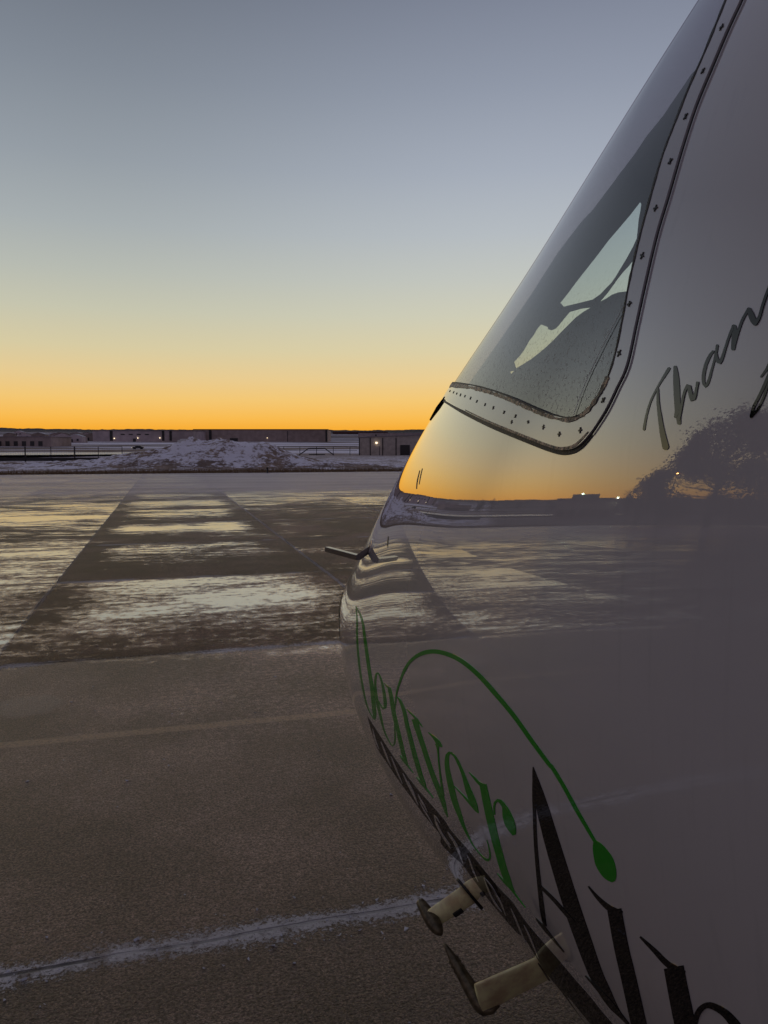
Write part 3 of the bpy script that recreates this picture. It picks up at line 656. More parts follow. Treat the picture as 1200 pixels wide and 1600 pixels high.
def terrain(x, y):
    d = np.hypot(x, y); az = np.arctan2(x, y)
    k = x*E1[0]+y*E1[1]                         # distance along the apron
    z = np.interp(d, [0,200,300,600,1200,2200,3500,5000,9000], [0,0,1.0,6.4,20,42,80,60,0])
    z = z + np.where(d > 1500, (fbm(az*14, d/900, 5)-.5)*10*np.clip((d-1500)/1500, 0, 1), 0) + np.where(d > 2600, fbm(az*160, d/3000, 9, 3)*6.5, 0)
    z = z + (fbm(x/14, y/14, 2)-.5)*.5*np.clip((k-55)/8, 0, 1)*np.clip((260-d)/100, .0, 1)
    m = np.interp(x, MX, MZ)*np.exp(-((y-68-(fbm(x/5, 3, 4)-.5)*2)/3.6)**2)
    m = m*(1+(fbm(x/1.7, y/1.7, 3)-.5)*.45)
    return z + m + np.where(m > .15, (fbm(x*1.3, y*1.3, 8)-.5)*.35, 0) - .03
def ground():
    az = np.concatenate([np.linspace(-.62, .25, 900), np.linspace(.25, 2*math.pi-.62, 260)[1:-1]])
    r = np.concatenate([[.01], np.geomspace(1, 50, 20), np.linspace(51, 84, 110), np.geomspace(85, 9000, 130)])
    A, R = np.meshgrid(az, r); X = R*np.sin(A); Y = R*np.cos(A); Z = terrain(X, Y); n = len(az)
    idx = np.arange(X.size).reshape(X.shape); a = idx[:-1]; b = np.roll(idx, -1, 1)[:-1]; c = np.roll(idx, -1, 1)[1:]; d = idx[1:]
    F = np.stack([a, d, c, b], -1).reshape(-1, 4)
    me = bpy.data.meshes.new('ground'); me.vertices.add(X.size); me.vertices.foreach_set('co', np.stack([X, Y, Z], -1).astype(np.float32).ravel())
    me.loops.add(F.size); me.loops.foreach_set('vertex_index', F.ravel().astype(np.int32)); me.polygons.add(len(F))
    me.polygons.foreach_set('loop_start', np.arange(0, F.size, 4, dtype=np.int32)); me.polygons.foreach_set('loop_total', np.full(len(F), 4, np.int32)); me.update(calc_edges=True)
    me.shade_smooth()
    bm = bmesh.new(); bm.from_mesh(me); bmesh.ops.recalc_face_normals(bm, faces=bm.faces)
    if sum(f.normal.z for f in bm.faces) < 0: bmesh.ops.reverse_faces(bm, faces=bm.faces)
    bm.to_mesh(me); bm.free()
    t = NT('snowy_field'); p = t.pos(); sx = t.n('ShaderNodeSeparateXYZ'); t.l(p, sx.inputs[0])
    ln = t.n('ShaderNodeVectorMath', operation='LENGTH'); t.l(p, ln.inputs[0]); dist = ln.outputs['Value']
    n1 = t.noise(t.scale(p, (.30, .30, .30)), 1.0, 6, .65); n2 = t.noise(p, 2.2, 5, .7); n3 = t.noise(t.scale(p, (.006, .0035, 1)), 1.0, 6, .6)
    near = t.math('ADD', t.math('MULTIPLY', n1, .5), t.math('MULTIPLY', n2, .5))
    thr = t.mr(dist, 56, 70, .56, .47)
    s = t.mr(t.math('SUBTRACT', near, thr), -.03, .06)
    far = t.mr(n3, .46, .56)
    s2 = t.mix(t.mr(dist, 90, 240), s, far)
    earth = t.mix(t.mr(t.noise(p, .7, 4), .35, .65), (.20, .15, .125), (.32, .235, .18))
    earthf = t.mix(t.mr(t.noise(t.scale(p, (.02, .008, 1)), 1.0, 5), .4, .6), (.06, .052, .06), (.17, .13, .11))
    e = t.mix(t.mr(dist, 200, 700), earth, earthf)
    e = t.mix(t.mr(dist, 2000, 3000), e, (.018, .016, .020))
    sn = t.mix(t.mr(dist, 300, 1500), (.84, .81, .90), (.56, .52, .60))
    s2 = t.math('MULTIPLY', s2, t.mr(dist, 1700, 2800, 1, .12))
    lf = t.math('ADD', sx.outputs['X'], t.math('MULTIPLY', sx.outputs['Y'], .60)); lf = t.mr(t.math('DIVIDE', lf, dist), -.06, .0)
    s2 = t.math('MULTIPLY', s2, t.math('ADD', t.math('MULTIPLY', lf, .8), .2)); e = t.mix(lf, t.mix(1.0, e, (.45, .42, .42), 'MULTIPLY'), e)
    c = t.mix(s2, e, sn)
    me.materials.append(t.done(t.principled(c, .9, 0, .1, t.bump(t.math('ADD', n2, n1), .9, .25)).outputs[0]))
    o = link(bpy.data.objects.new('ground', me)); tag(o, 'snow patched fields rising to a dark ridge, with a dirt mound beyond the apron', kind='structure')
ground()

def apron_mat():
    t = NT('frosty_concrete'); p = t.pos()
    def dot(v, vec):
        x = t.n('ShaderNodeVectorMath', operation='DOT_PRODUCT'); t.l(v, x.inputs[0]); x.inputs[1].default_value = tuple(vec); return x.outputs['Value']
    a = dot(p, E1); b = dot(p, E2)
    cv = t.n('ShaderNodeCombineXYZ'); t.l(b, cv.inputs[0]); t.l(a, cv.inputs[1]); q = cv.outputs[0]
    wob = t.math('MULTIPLY', t.math('SUBTRACT', t.noise(q, 3, 4), .5), .035)
    def joint(v, off, sp):       # distance to the nearest joint line
        w = t.math('ADD', t.math('DIVIDE', t.math('SUBTRACT', v, off), sp), .5)
        f = t.math('SUBTRACT', t.math('FRACT', w), .5)
        return t.math('MULTIPLY', t.math('ABSOLUTE', f), sp), t.math('FLOOR', t.math('DIVIDE', t.math('SUBTRACT', v, off), sp))
    dc, ic = joint(t.math('ADD', a, wob), 2.60, 3.88); dl, il = joint(t.math('ADD', b, wob), -1.36, 3.46)
    dj = t.math('MINIMUM', dc, dl)
    cid = t.n('ShaderNodeCombineXYZ'); t.l(ic, cid.inputs[0]); t.l(il, cid.inputs[1])
    wn = t.n('ShaderNodeTexWhiteNoise', noise_dimensions='2D'); t.l(cid.outputs[0], wn.inputs['Vector']); rnd = wn.outputs['Value']
    g1 = t.noise(q, 140, 4, .7); g2 = t.noise(q, 45, 4, .65); g3 = t.noise(q, 9, 5, .6); g4 = t.noise(q, .9, 5, .6)
    mott = t.mr(t.math('ADD', t.math('MULTIPLY', g4, .6), t.math('MULTIPLY', t.noise(q, .35, 3), .4)), .36, .64, .66, 1.30)
    wet = t.mr(t.math('ADD', a, t.math('MULTIPLY', wob, .6)), 6.43, 6.47, 0, 1, False)
    base = t.mix(t.mr(g4, .35, .65), t.mix(wet, (.215, .155, .130), (.080, .043, .040)), t.mix(wet, (.290, .210, .176), (.125, .074, .070)))
    base = t.mix(t.mr(g2, .35, .7), base, t.mix(1.0, base, (.62, .60, .59), 'MULTIPLY')); nz = t.noise(q, 85, 2, .5); nz2 = t.noise(t.scale(q, (1, 1.6, 1)), 130, 2, .5); nz3 = t.noise(q, 24, 3, .6)
    base = t.mix(t.mr(nz, .44, .50, .85, 0), base, t.mix(1.0, base, (.36, .34, .34), 'MULTIPLY')); base = t.mix(t.mr(t.math('ADD', nz2, t.math('MULTIPLY', t.math('SUBTRACT', nz3, .5), .4)), .54, .60, 0, .9), base, t.mix(1.0, base, (2.3, 2.25, 2.2), 'MULTIPLY'))
    sheen = t.math('MULTIPLY', t.mr(b, -1.0, 1.2), t.mr(a, 3.6, 5.6)); base = t.mix(t.math('MULTIPLY', sheen, t.mr(nz3, .40, .62)), base, t.mix(1.0, base, (1.9, 1.9, 1.9), 'MULTIPLY'))  # sheen near the aircraft, brightened straight into the slab colour
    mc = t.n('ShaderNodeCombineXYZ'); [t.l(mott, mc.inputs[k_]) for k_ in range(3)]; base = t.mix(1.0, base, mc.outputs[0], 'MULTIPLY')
    slab = t.mix(rnd, (.80, .80, .82), (1.08, 1.05, 1.02)); base = t.mix(1.0, base, slab, 'MULTIPLY')
    # wet / icy film: glossy patches, elongated along the slabs
    qs = t.scale(q, (.45, 1.15, 1)); f1 = t.noise(qs, .8, 6, .62, .4); qs2 = t.scale(q, (.8, 2.4, 1)); f2 = t.noise(qs2, 1.6, 5, .6, .3)
    f3 = t.noise(t.scale(q, (1.2, 5.0, 1)), 1.5, 5, .6, .4)
    film = t.math('ADD', t.math('MULTIPLY', f1, .45), t.math('ADD', t.math('MULTIPLY', f2, .30), t.math('MULTIPLY', f3, .25)))
    # more film on some slabs, most of it left of the long joint and between 6 and 30 m
    fa_ = t.math('FRACT', t.math('DIVIDE', t.math('SUBTRACT', a, 2.60), 3.88))
    left = t.mr(b, -1.37, -1.35, 1, 0, False); right = t.mr(b, 2.09, 2.11, 0, 1, False)
    mid = t.math('SUBTRACT', t.math('SUBTRACT', 1.0, left), right)
    pool = t.math('MULTIPLY', t.math('MULTIPLY', t.mr(fa_, .08, .68), t.mr(fa_, .90, 1.0, 1, .55)), t.mr(dl, .0, .75, .0, 1))
    bias = t.math('MULTIPLY', t.math('SUBTRACT', rnd, .5), .10)
    bias = t.math('ADD', bias, t.math('MULTIPLY', mid, t.math('SUBTRACT', t.math('MULTIPLY', pool, .15), .075)))
    bias = t.math('ADD', bias, t.math('MULTIPLY', left, .045)); bias = t.math('ADD', bias, t.math('MULTIPLY', right, t.mr(t.math('ABSOLUTE', t.math('SUBTRACT', a, 27)), 2, 7, .06, -.06)))
    bias = t.math('ADD', bias, t.mr(a, 5.9, 6.5, -.22, .0))
    zone = t.math('ADD', film, bias)
    fm = t.mr(t.math('ADD', zone, t.math('MULTIPLY', t.math('SUBTRACT', t.math('ADD', t.math('MULTIPLY', g2, .35), t.math('MULTIPLY', g3, .65)), .5), t.mr(a, 9, 16, .62, .26))), t.mr(a, 9, 14, .465, .485), t.mr(a, 9, 14, .66, .60))
    fm = t.math('MULTIPLY', fm, t.mr(dc, .02, .10, .3, 1))
    frost_far = t.mr(t.math('ADD', a, t.math('MULTIPLY', t.math('SUBTRACT', g4, .5), 14)), 22, 34)
    fm = t.math('MULTIPLY', fm, t.math('SUBTRACT', 1.0, t.math('MULTIPLY', frost_far, .85)))
    # frost and snow caught on the joints
    jn = t.noise(q, 28, 6, .75); jb = t.noise(q, 1.3, 3)
    snowy_c = t.mr(t.math('ADD', t.math('MULTIPLY', t.math('SUBTRACT', t.noise(q, 45, 4, .75), .5), .42), t.math('ADD', dc, t.mr(jb, .3, .7, .05, -.03))), .03, .055, 1, 0)
    # the near cross joint carries the widest band
    wide = t.mr(a, 4.0, 4.6, 1, 0)
    dn = t.math('ABSOLUTE', t.math('SUBTRACT', t.math('ADD', a, wob), 2.60))
    jn2 = t.noise(q, 75, 5, .8)
    crumb = t.math('ADD', t.math('MULTIPLY', t.noise(q, 60, 4, .75), .75), t.math('MULTIPLY', t.noise(q, 7, 3), .25))
    bw = t.mr(t.noise(q, 1.1, 2), .35, .65, .06, .15)
    band = t.mr(t.math('SUBTRACT', crumb, t.mix(t.math('DIVIDE', dn, bw, clamp=True), .395, .64)), -.015, .035)
    band = t.math('MULTIPLY', band, t.math('MULTIPLY', wide, t.mr(t.noise(q, 14, 4, .7), .36, .50, .35, 1)))
    snowy_l = t.mr(t.math('ADD', t.math('MULTIPLY', t.math('SUBTRACT', jn, .5), .12), dl), .004, .035, t.mr(b, 0, 1, .22, .6), 0)
    snow = t.math('MAXIMUM', t.math('MULTIPLY', snowy_c, t.math('MAXIMUM', t.mr(jb, .42, .62, .05, .6), t.math('MULTIPLY', t.mr(b, -1.2, .6), t.mr(a, 7.5, 7.6, .85, .2)))), t.math('MAXIMUM', snowy_l, band))
    far_c = t.mix(t.mr(t.noise(t.scale(q, (.10, .5, 1)), 1.0, 5), .35, .65), (.36, .29, .32), (.52, .44, .47))
    base = t.mix(frost_far, base, far_c)
    base = t.mix(snow, base, (.80, .755, .75))
    # joint groove
    gro = t.mr(dj, .004, .011, 1, 0); gro = t.math('MULTIPLY', gro, t.mr(t.noise(q, 2.0, 3), .35, .6, .2, 1))
    base = t.mix(t.math('MULTIPLY', gro, t.mr(t.noise(q, 1.5, 2), .45, .55, .25, .85)), base, (.010, .009, .009))
    # worn painted line
    dln = t.math('ABSOLUTE', t.math('SUBTRACT', t.math('ADD', a, t.math('MULTIPLY', wob, .5)), 4.715))
    pl = t.math('MULTIPLY', t.mr(dln, .035, .06, 1, 0), t.mr(g2, .35, .62, .15, .8))
    base = t.mix(t.math('MULTIPLY', pl, .85), base, (.66, .46, .29))
    # pale round stain
    st = t.n('ShaderNodeVectorMath', operation='DISTANCE'); t.l(p, st.inputs[0]); st.inputs[1].default_value = (-2.36, 4.96, 0)
    base = t.mix(t.mr(t.math('ADD', st.outputs['Value'], t.math('MULTIPLY', g3, .08)), .22, .29, .35, 0), base, (.33, .29, .25))
    rough = t.math('ADD', t.mr(g1, .3, .7, .30, .55), t.math('MULTIPLY', snow, .4))
    rough = t.mix(fm, rough, .17)
    rough = t.mix(t.math('MULTIPLY', snow, .8), rough, .8)
    h = t.math('ADD', t.math('MULTIPLY', g1, .7), t.math('ADD', t.math('MULTIPLY', g2, .7), t.math('MULTIPLY', nz, .9)))
    h = t.math('ADD', h, t.math('MULTIPLY', snow, .5)); h = t.math('SUBTRACT', h, t.math('MULTIPLY', gro, 1.5))
    amp = t.mix(fm, 1.0, .06); 
    bp = t.bump(h, t.math('MULTIPLY', amp, t.mr(a, 5, 40, 1.0, .25)), .022)
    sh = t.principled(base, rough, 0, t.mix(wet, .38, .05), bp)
    gl = t.n('ShaderNodeBsdfGlossy'); t.val(t.mr(g2, .3, .7, .06, .20), gl.inputs['Roughness']); t.l(bp, gl.inputs['Normal'])
    lw = t.n('ShaderNodeLayerWeight'); lw.inputs[0].default_value = .5
    fr = t.math('ADD', t.math('MULTIPLY', t.math('POWER', lw.outputs['Facing'], 1.3), 1.0), .03)
    ms = t.n('ShaderNodeMixShader'); t.l(t.math('MULTIPLY', t.math('MULTIPLY', fm, fr), t.math('SUBTRACT', 1.0, snow), clamp=True), ms.inputs[0]); t.l(sh.outputs[0], ms.inputs[1]); t.l(gl.outputs[0], ms.inputs[2])
    return t.done(ms.outputs[0])
M['apron'] = apron_mat()
def apron():
    c = lambda a, b, z=.0: E1*a+E2*b+np.array([0, 0, z])
    V = [c(-60, -140), c(-60, 160), c(53.3, 160), c(53.3, -140)]
    o = mesh_obj('apron', V, [(0, 1, 2, 3)], M['apron'], None, False); tag(o, 'frosty concrete slab apron with snow lined joints and glossy icy patches', kind='structure')
    # bits of snow and grit standing on the slabs
    mb = MB(); r = random.Random(5)
    for i in range(260):
        a = r.gauss(2.6, .12) if i < 150 else r.uniform(1.5, 7); b = r.uniform(-2.4, 1.6); s = r.uniform(.002, .0055) if i > 6 else r.uniform(.006, .010)
        q = c(a, b, s*.4); pts = [q+np.array([r.gauss(0, 1), r.gauss(0, 1), r.gauss(0, .6)])*s for _ in range(7)]
        bm = bmesh.new(); [bm.verts.new(p) for p in pts]; bmesh.ops.convex_hull(bm, input=bm.verts); bm.verts.index_update(); bm.verts.ensure_lookup_table()
        mb.add([v.co[:] for v in bm.verts], [[v.index for v in f.verts] for f in bm.faces]); bm.free()
    M['snowbit'] = simple('crusted_snow', (.5, .5, .56), .8)
    tag(mb.build('snow_crumbs', M['snowbit']), 'tiny snow crumbs and grit scattered over the near slabs', kind='stuff')
apron()

# ------------------------------------------------------------------ far side of the field
def gz(x, y): return float(terrain(np.array(x), np.array(y)))
def at(px, d):            # a real place d metres out along a bearing
    x = (px-600)/FPX*d; return x, d
M['ice'] = simple('frozen_pond_ice', (.50, .47, .50), .35, spec=.6, vs=.02, var=.1)
def pond():
    x0, y0 = at(-260, 120); V = []; n = 48
    for k in range(n):
        a = 2*math.pi*k/n; V.append((-112+math.cos(a)*75*(1+.06*math.sin(3*a)), 205+math.sin(a)*82*(1+.05*math.cos(2*a)), .42))
    o = mesh_obj('frozen_pond', V, [tuple(range(n))], M['ice'], None, False); tag(o, 'pale frozen pond behind the left fence', kind='structure')
pond()
def grass():
    r = np.random.default_rng(2); V = []; F = []
    for i in range(15000):
        a = 53.6+abs(r.normal(0, 2.6)); b = r.uniform(-26, 26); q = E1*a+E2*b; z = gz(q[0], q[1]); h = r.uniform(.08, .30)*(1.2 if r.random() < .3 else .8); w = r.uniform(.01, .03); th = r.uniform(0, 3.14)
        dx, dy = math.cos(th)*w, math.sin(th)*w; lx, ly = r.normal(0, .09, 2); n = len(V)
        V += [(q[0]-dx, q[1]-dy, z-.02), (q[0]+dx, q[1]+dy, z-.02), (q[0]+lx, q[1]+ly, z+h)]; F.append((n, n+1, n+2))
    tag(mesh_obj('dry_grass', V, F, simple('dry_grass', (.20, .135, .08), .9, spec=.1), None, False), 'low brown dry grass along the far apron edge', kind='stuff')
grass()

M['tan'] = simple('tan_metal_wall', (.34, .26, .24), .7, vs=.3); M['tand'] = simple('dark_metal_panel', (.035, .03, .032), .6)
M['roofm'] = simple('grey_roof', (.24, .21, .23), .6, vs=.2); M['palewall'] = simple('pale_concrete_wall', (.48, .39, .40), .8, vs=.2); M['roofd'] = simple('dark_roof_edge', (.09, .035, .03), .7)
M['snowroof'] = simple('snowy_roof', (.5, .48, .52), .7, vs=.3)
def lampmat(name, col, st):
    t = NT(name); e = t.n('ShaderNodeEmission'); e.inputs[0].default_value = (*col, 1); e.inputs[1].default_value = st; return t.done(e.outputs[0])
M['lamp'] = lampmat('lit_lamp', (1, .82, .55), 2.5); M['lamp2'] = lampmat('orange_lamp', (1, .42, .10), 60); M['lampg'] = lampmat('white_green_lamp', (.75, 1, .7), 45)
def hangar(name, label, cat, px0, px1, d, h, dep, wall, roof, doors=(), lights=(), pitch=0.0, base=None, mono=0, group=None, lampsz=.35, trims=()):
    x0, x1 = (px0-600)/FPX*d, (px1-600)/FPX*d; z = gz((x0+x1)/2, d) if base is None else base
    o = empty(name, ((x0+x1)/2, d, z)); tag(o, label, cat, group); w = x1-x0
    mb = MB(); hw = w/2
    V = [(-hw, 0, -1), (hw, 0, -1), (hw, 0, h+mono), (0, 0, h+pitch+mono/2), (-hw, 0, h)]; V += [(a, dep, c) for a, b, c in V]
    F = [(0, 1, 2, 3, 4), (9, 8, 7, 6, 5), (0, 5, 6, 1), (1, 6, 7, 2), (2, 7, 8, 3), (3, 8, 9, 4), (4, 9, 5, 0)]
    mb.add(V, F).build('wall', wall, o)
    rm = MB(); e = .012*w if w < 40 else .4; T = max(.15, h*.05)
    for (xa, za), (xb, zb) in ((((-hw-e), h), (0, h+pitch+mono/2)), ((0, h+pitch+mono/2), (hw+e, h+mono))):
        rm.add([(xa, -e, za), (xb, -e, zb), (xb, dep+e, zb), (xa, dep+e, za), (xa, -e, za+T), (xb, -e, zb+T), (xb, dep+e, zb+T), (xa, dep+e, za+T)],
               [(3, 2, 1, 0), (4, 5, 6, 7), (0, 1, 5, 4), (1, 2, 6, 5), (2, 3, 7, 6), (3, 0, 4, 7)])
    rm.build('roof', roof, o)
    for a, b, z0, z1 in doors:
        MB().box(((a+b)/2*w-hw, -.05, (z0+z1)/2*h), ((b-a)*w, .16, (z1-z0)*h)).build('door', M['tand'], o)
    for a in trims: MB().box((a*w-hw, -.06, h*.5), (.22, .12, h)).build('corner_trim', M['tand'], o)
    for a, c in lights:
        mb = MB(); mb.box((a*w-hw, -.25, c*h), (lampsz*1.2, .5, lampsz)); l = mb.build('wall_lamp', M['lamp'], o)
    return o
hangar('hangar', 'longest tan hangar with a flat dark roof line on the horizon', 'hangar', 304, 512, 600, 9.3, 40, M['tan'], M['roofd'], doors=[(.115,.135,0,.98),(.27,.33,0,.3),(.70,.705,0,.9),(.985,1,0,1)], lights=[(.20,.25),(.55,.32)], lampsz=.35)
hangar('warehouse', 'pale long warehouse with three dark panels left of the longest hangar', 'warehouse', 147, 303, 560, 8.0, 45, M['palewall'], M['roofm'], doors=[(.17,.20,.1,1),(.69,.715,.1,1),(.765,.79,.1,1),(.40,.43,.0,.3),(.28,.32,.62,.72),(.36,.40,.62,.72),(.44,.48,.62,.72),(.52,.56,.62,.72)], lights=[(.215,.32),(.45,.35),(.67,.36)], lampsz=.45)
hangar('office_block', 'low dark flat roofed building with a row of openings at the far left', 'building', -60, 82, 340, 4.2, 22, M['tan'], M['roofm'], doors=[(.05+.09*k, .095+.09*k, .05, .55) for k in range(10)])
hangar('metal_shed', 'grey metal shed with dark trim and a lit lamp beside the aircraft', 'shed', 561, 668, 185, 4.2, 12, simple('grey_corrugated_wall', (.46, .40, .37), .6, vs=1), M['roofm'], doors=[(.60,.74,.02,.60)], trims=(0.005, .165, .345, .54, .995), lights=[(.255,.72)], mono=.7, lampsz=.34)
hangar('flat_roofed_store', 'very far snowy roofed warehouse just right of the longest hangar', 'warehouse', 520, 606, 1500, 3.0, 60, M['roofd'], M['snowroof'], doors=[], base=gz(-50, 1500)+4)
hangar('flat_roofed_store', 'far low tan building behind the metal shed roof', 'building', 560, 690, 1150, 5, 60, M['palewall'], M['snowroof'], doors=[(.2,.22,.1,.6)])
rr = random.Random(9)
ORD = ['first','second','third','fourth','fifth','sixth','seventh','eighth','ninth','tenth','eleventh','twelfth','thirteenth','fourteenth','fifteenth','sixteenth','seventeenth','eighteenth','nineteenth','twentieth','twenty first','twenty second']
def house(px, d, w, h, i):
    x, y = at(px, d); o = hangar('house', 'small far %s roofed house, %s from the left on the slope' % ('snowy' if i % 2 else 'dark', ORD[i]), 'house', px, px+w*FPX/d, d, h, w*.7, M['palewall'] if i % 3 else M['tan'], M['snowroof'] if i % 2 else M['roofd'], doors=[(.2,.32,.1,.6),(.6,.75,.3,.65)], pitch=h*.4, group='houses on the far slope')
for i, hx in enumerate(sorted([rr.uniform(78, 140) for _ in range(11)]+[rr.uniform(-5, 75) for _ in range(5)])): house(hx, rr.uniform(480, 1100), rr.uniform(8, 14), rr.uniform(3, 4.5), i)
M['white'] = simple('white_vehicle_paint', (.55, .53, .52), .4); M['darkp'] = simple('dark_vehicle_paint', (.04, .04, .05), .3)
def truck(px, d, label, s=1.0, mat='white', grp=None):
    x, y = at(px, d); o = empty('box_truck' if s > .8 else 'parked_car', (x, y, gz(x, y)+.02), rr.uniform(-.2, .2)); tag(o, label, 'truck' if s > .8 else 'car', grp)
    if s > .8:
        MB().box((.9, 0, 1.75), (4.6, 2.2, 2.3), bev=.06).build('cargo_box', M[mat], o); MB().box((-2.3, 0, 1.35), (1.7, 2.1, 1.6), bev=.2).build('cab', M[mat], o); wx = (-2.2, 2.2); R = .45
        MB().box((-2.75, 0, 1.7), (.85, 1.9, .55), bev=.1).build('windscreen', M['darkp'], o)
    else:
        MB().box((0, 0, .62), (4.3, 1.75, .6), bev=.15).build('body', M[mat], o); MB().box((.15, 0, 1.1), (2.3, 1.5, .5), bev=.2).build('cabin', M['darkp'], o); wx = (-1.35, 1.35); R = .32
    for a in wx:
        for b in (-1, 1): MB().tube([(a, b*.98, R), (a, b*.72, R)], R, 16).build('wheel', M['tyre'], o, True)
    for b in (-.7, .7): MB().box((-3.17 if s > .8 else -2.16, b, .8 if s > .8 else .66), (.05, .25, .16)).build('headlight', M['lamp'] if s < .8 else M['white'], o)
truck(287, 470, 'white box truck in front of the longest hangar, left of the two'); truck(302, 470, 'white box truck in front of the longest hangar, right of the two')
truck(217, 300, 'dark car with its lamps on between the mound and the pale warehouse', .5, 'darkp')

M['post'+'f'] = simple('dark_fence_steel', (.03, .027, .028), .6)
def fence_left():
    x0, y0 = at(-120, 96); o = empty('chain_link_fence', (x0, y0, gz(x0, y0))); tag(o, 'chain link fence with dark posts in front of the frozen pond', 'fence')
    px = [-110, -70, -35, 0, 41, 81, 118, 155, 192]; top = 1.75; P = []
    for q in px:
        x, y = at(q, 96); P.append((x, y, max(gz(x, y), -.1))); 
        MB().tube([(x-x0, 0, -.2), (x-x0, 0, top)], .045 if q not in (41, 118) else .09, 8).build('post', M['postf'], o, True)
    L = P[-1][0]-P[0][0]
    MB().tube([(10*.96, 0, 1.68), (P[-1][0]-x0, 0, 1.72)], .03, 6).build('rail', M['postf'], o); MB().tube([(0, 0, 1.68), (9.6, 0, 1.68)], .03, 6).build('rail', M['postf'], o)
    mb = MB()
    for k in range(8):
        zz = .22+k*.19; mb.box((L/2, 0, zz), (L, .006, .006))
    for k in range(int(L/.3)): mb.box((k*.3, 0, .85), (.006, .006, 1.6))
    mb.build('mesh', M['postf'], o)
    MB().box((L/2-1, .15, .16), (L-2, .25, .42)).build('kickboard', M['postf'], o)
fence_left()
def fence_right():
    d = 178; x0, _ = at(396, d); o = empty('pipe_rail_fence', (x0, d, gz(x0, d))); tag(o, 'dark pipe rail fence with a small ramp left of the metal shed', 'fence'); X = lambda q: (q-396)/FPX*d
    for q in (400, 421, 444, 469, 495, 521, 547, 593): MB().tube([(X(q), 0, 0), (X(q), 0, 2.1)], .07, 8).build('post', M['postf'], o, True)
    for z in (1.15, 2.05): MB().tube([(X(396), 0, z), (X(558), 0, z)], .05, 6).build('rail', M['postf'], o)
    MB().tube([(X(468), -.5, .1), (X(483), -.5, 1.6), (X(508), -.5, 1.6), (X(522), -.5, .1)], .12, 8).build('ramp_rail', M['postf'], o)
    MB().box((X(496), -.6, .22), ((X(508)-X(483)), .6, .22)).build('ramp', M['postf'], o)
fence_right()
def stake(px, a, h, label, r=.05):
    x, y = at(px, a); o = empty('marker_stake', (x, y, gz(x, y))); tag(o, label, 'marker')
    MB().tube([(0, 0, -.1), (0, 0, h)], r, 10).build('stake_post', M['postf'], o, True); MB().tube([(0, 0, h), (0, 0, h+.12)], [r*1.6, r*1.2], 10).build('cap', M['tand'], o, True)
stake(418, 52.5, .30, 'short dark edge marker where the apron meets the grass')

# ------------------------------------------------------------------ what stands to the left and shows in the polished skin
M['bark'] = simple('dark_bark', (.05, .04, .035), .9, bump=.4, bs=12); M['leaf'] = simple('dark_evergreen_leaf', (.035, .040, .026), .8, spec=.1, var=.4, vs=1.5)
def make_tree(name, H, R, seed, leaves):
    r = random.Random(seed); o = empty(name, (0, 0, 0)); mb = MB()
    mb.tube([(0, 0, -.3), (.05*H/10, 0, H*.25), (-.03*H/10, .05, H*.55), (0, 0, H*.9)], [H*.032, H*.024, H*.014, .02], 10)
    cl = []
    for i in range(34):
        a = r.uniform(0, 6.283); z = r.uniform(.14, .95); w = math.sin(math.pi*min(1, (z+.12)/1.12)**.85)**.6; rr_ = R*w*r.uniform(.45, 1)
        p = Vector((math.cos(a)*rr_, math.sin(a)*rr_, z*H)); cl.append((p, R*r.uniform(.16, .34)))
        s = Vector((0, 0, z*H*.7)); mb.tube([s, s.lerp(p, .5)+Vector((0, 0, -.03*H)), p], [H*.009, H*.006, .01], 6)
    mb.build('trunk', M['bark'], o, True); V = []; F = []
    for i in range(leaves):
        c, cr = r.choice(cl); q = Vector((r.gauss(0, .40), r.gauss(0, .40), r.gauss(0, .36)))*cr+c; s = r.uniform(.05, .13)*H/10*1.3
        u = Vector((r.gauss(0, 1), r.gauss(0, 1), r.gauss(0, 1))).normalized(); v = u.orthogonal().normalized(); n = len(V)
        V += [q-u*s, q-v*s*.5, q+u*s, q+v*s*.5]; F.append((n, n+1, n+2, n+3))
    mesh_obj('crown', V, F, M['leaf'], o, False); return o
def put(o, az, d, s=1, rz=0, label=None, cat='tree', grp=None):
    a = math.radians(az); x, y = math.sin(a)*d, math.cos(a)*d; o.location = (x, y, gz(x, y) if d > 80 else 0); o.scale = (s,)*3; o.rotation_euler.z = rz; tag(o, label, cat, grp); return o
def copy_tree(o):
    c = o.copy(); SC.collection.objects.link(c)
    for ch in o.children:
        k = ch.copy(); SC.collection.objects.link(k); k.parent = c
    return c
NTH = [o_+' from the terminal side' for o_ in ORD]
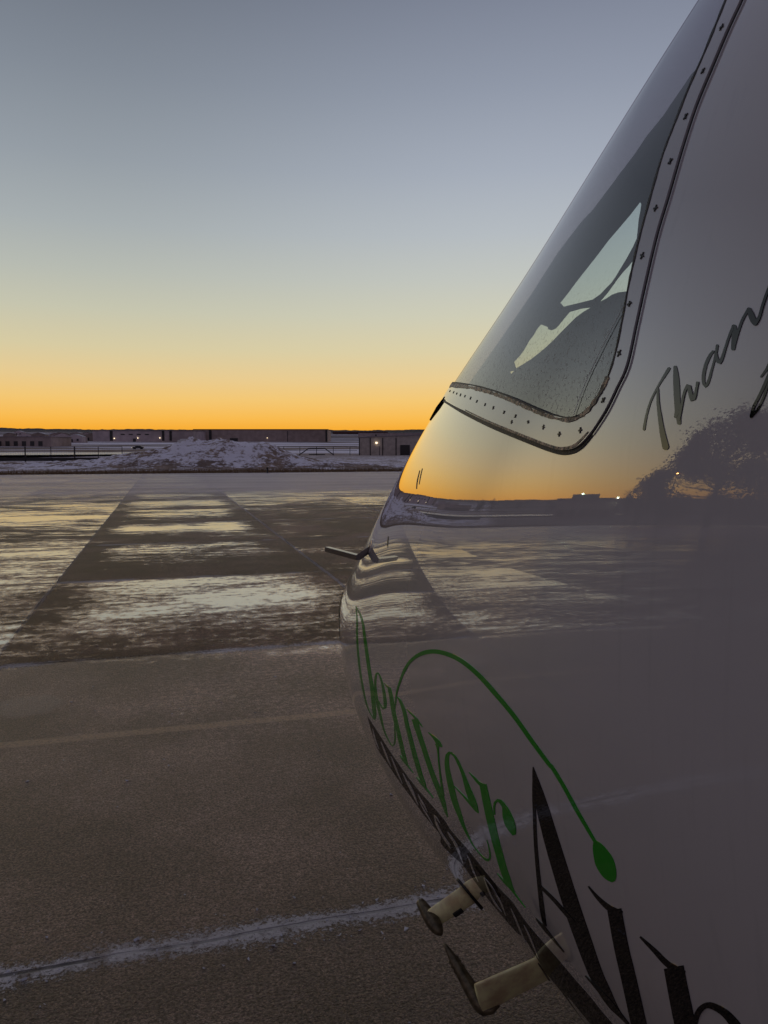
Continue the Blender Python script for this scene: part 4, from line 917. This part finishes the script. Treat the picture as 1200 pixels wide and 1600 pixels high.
big = make_tree('broad_tree', 11.8, 7.2, 3, 42000); put(big, -54.5, 62, 1, 0, 'big broad dark tree reflected in the aircraft side')
t2 = make_tree('small_tree', 5.2, 2.4, 8, 5000); put(t2, -48.6, 62, 1, 0, 'small dark tree at the left foot of the big broad tree')
t3 = copy_tree(t2); put(t3, -60, 60, 1.5, 1.2, 'medium dark tree right of the big broad tree')
for i, az_ in enumerate(sorted(rr.uniform(-76, -30) for _ in range(22))):
    t = copy_tree(t2); put(t, az_, rr.uniform(260, 420), rr.uniform(1.0, 1.9), rr.uniform(0, 6), 'dark tree %s on the reflected skyline' % NTH[i], grp='trees of the reflected tree line')
def reflected_building():
    a = math.radians(-43.6); d = 105; x, y = math.sin(a)*d, math.cos(a)*d; o = empty('terminal_building', (x, y, 0), -a); tag(o, 'dark low building with two roof lights reflected in the aircraft side', 'building')
    MB().box((0, 0, 1.9), (11, 9, 3.8)).build('wall', M['tan'], o); MB().box((0, 0, 3.95), (11.6, 9.6, .3)).build('roof', M['roofd'], o); MB().box((.5, -1, 4.5), (5, 4, .8)).build('roof_plant', M['tand'], o)
    for s in (-5.2, 1.2): MB().box((s, -5, 4.1 if s < 0 else 4.9), (.22, .3, .2)).build('roof_lamp', M['lampg'], o)
    for k in range(5): MB().box((-4+k*2, -4.52, 1.3), (1.1, .1, 1.3)).build('window', M['tand'], o)
reflected_building()
def street_lamp():
    a = math.radians(-50.7); d = 50; x, y = math.sin(a)*d, math.cos(a)*d; o = empty('street_lamp', (x, y, 0), -a); tag(o, 'tall orange lit lamp in front of the big broad tree', 'street lamp')
    MB().tube([(0, 0, 0), (0, 0, 5.0)], [.09, .06], 10).build('pole', M['postf'], o, True); MB().tube([(0, 0, 4.95), (0, -.5, 5.15)], .04, 8).build('arm', M['postf'], o, True)
    MB().tube([(0, -.3, 5.16), (0, -.75, 5.16)], [.08, .13], 12).build('lamp_head', M['tand'], o, True); MB().tube([(0, -.42, 5.04), (0, -.68, 5.04)], .075, 12).build('bulb', M['lamp2'], o, True)
street_lamp()
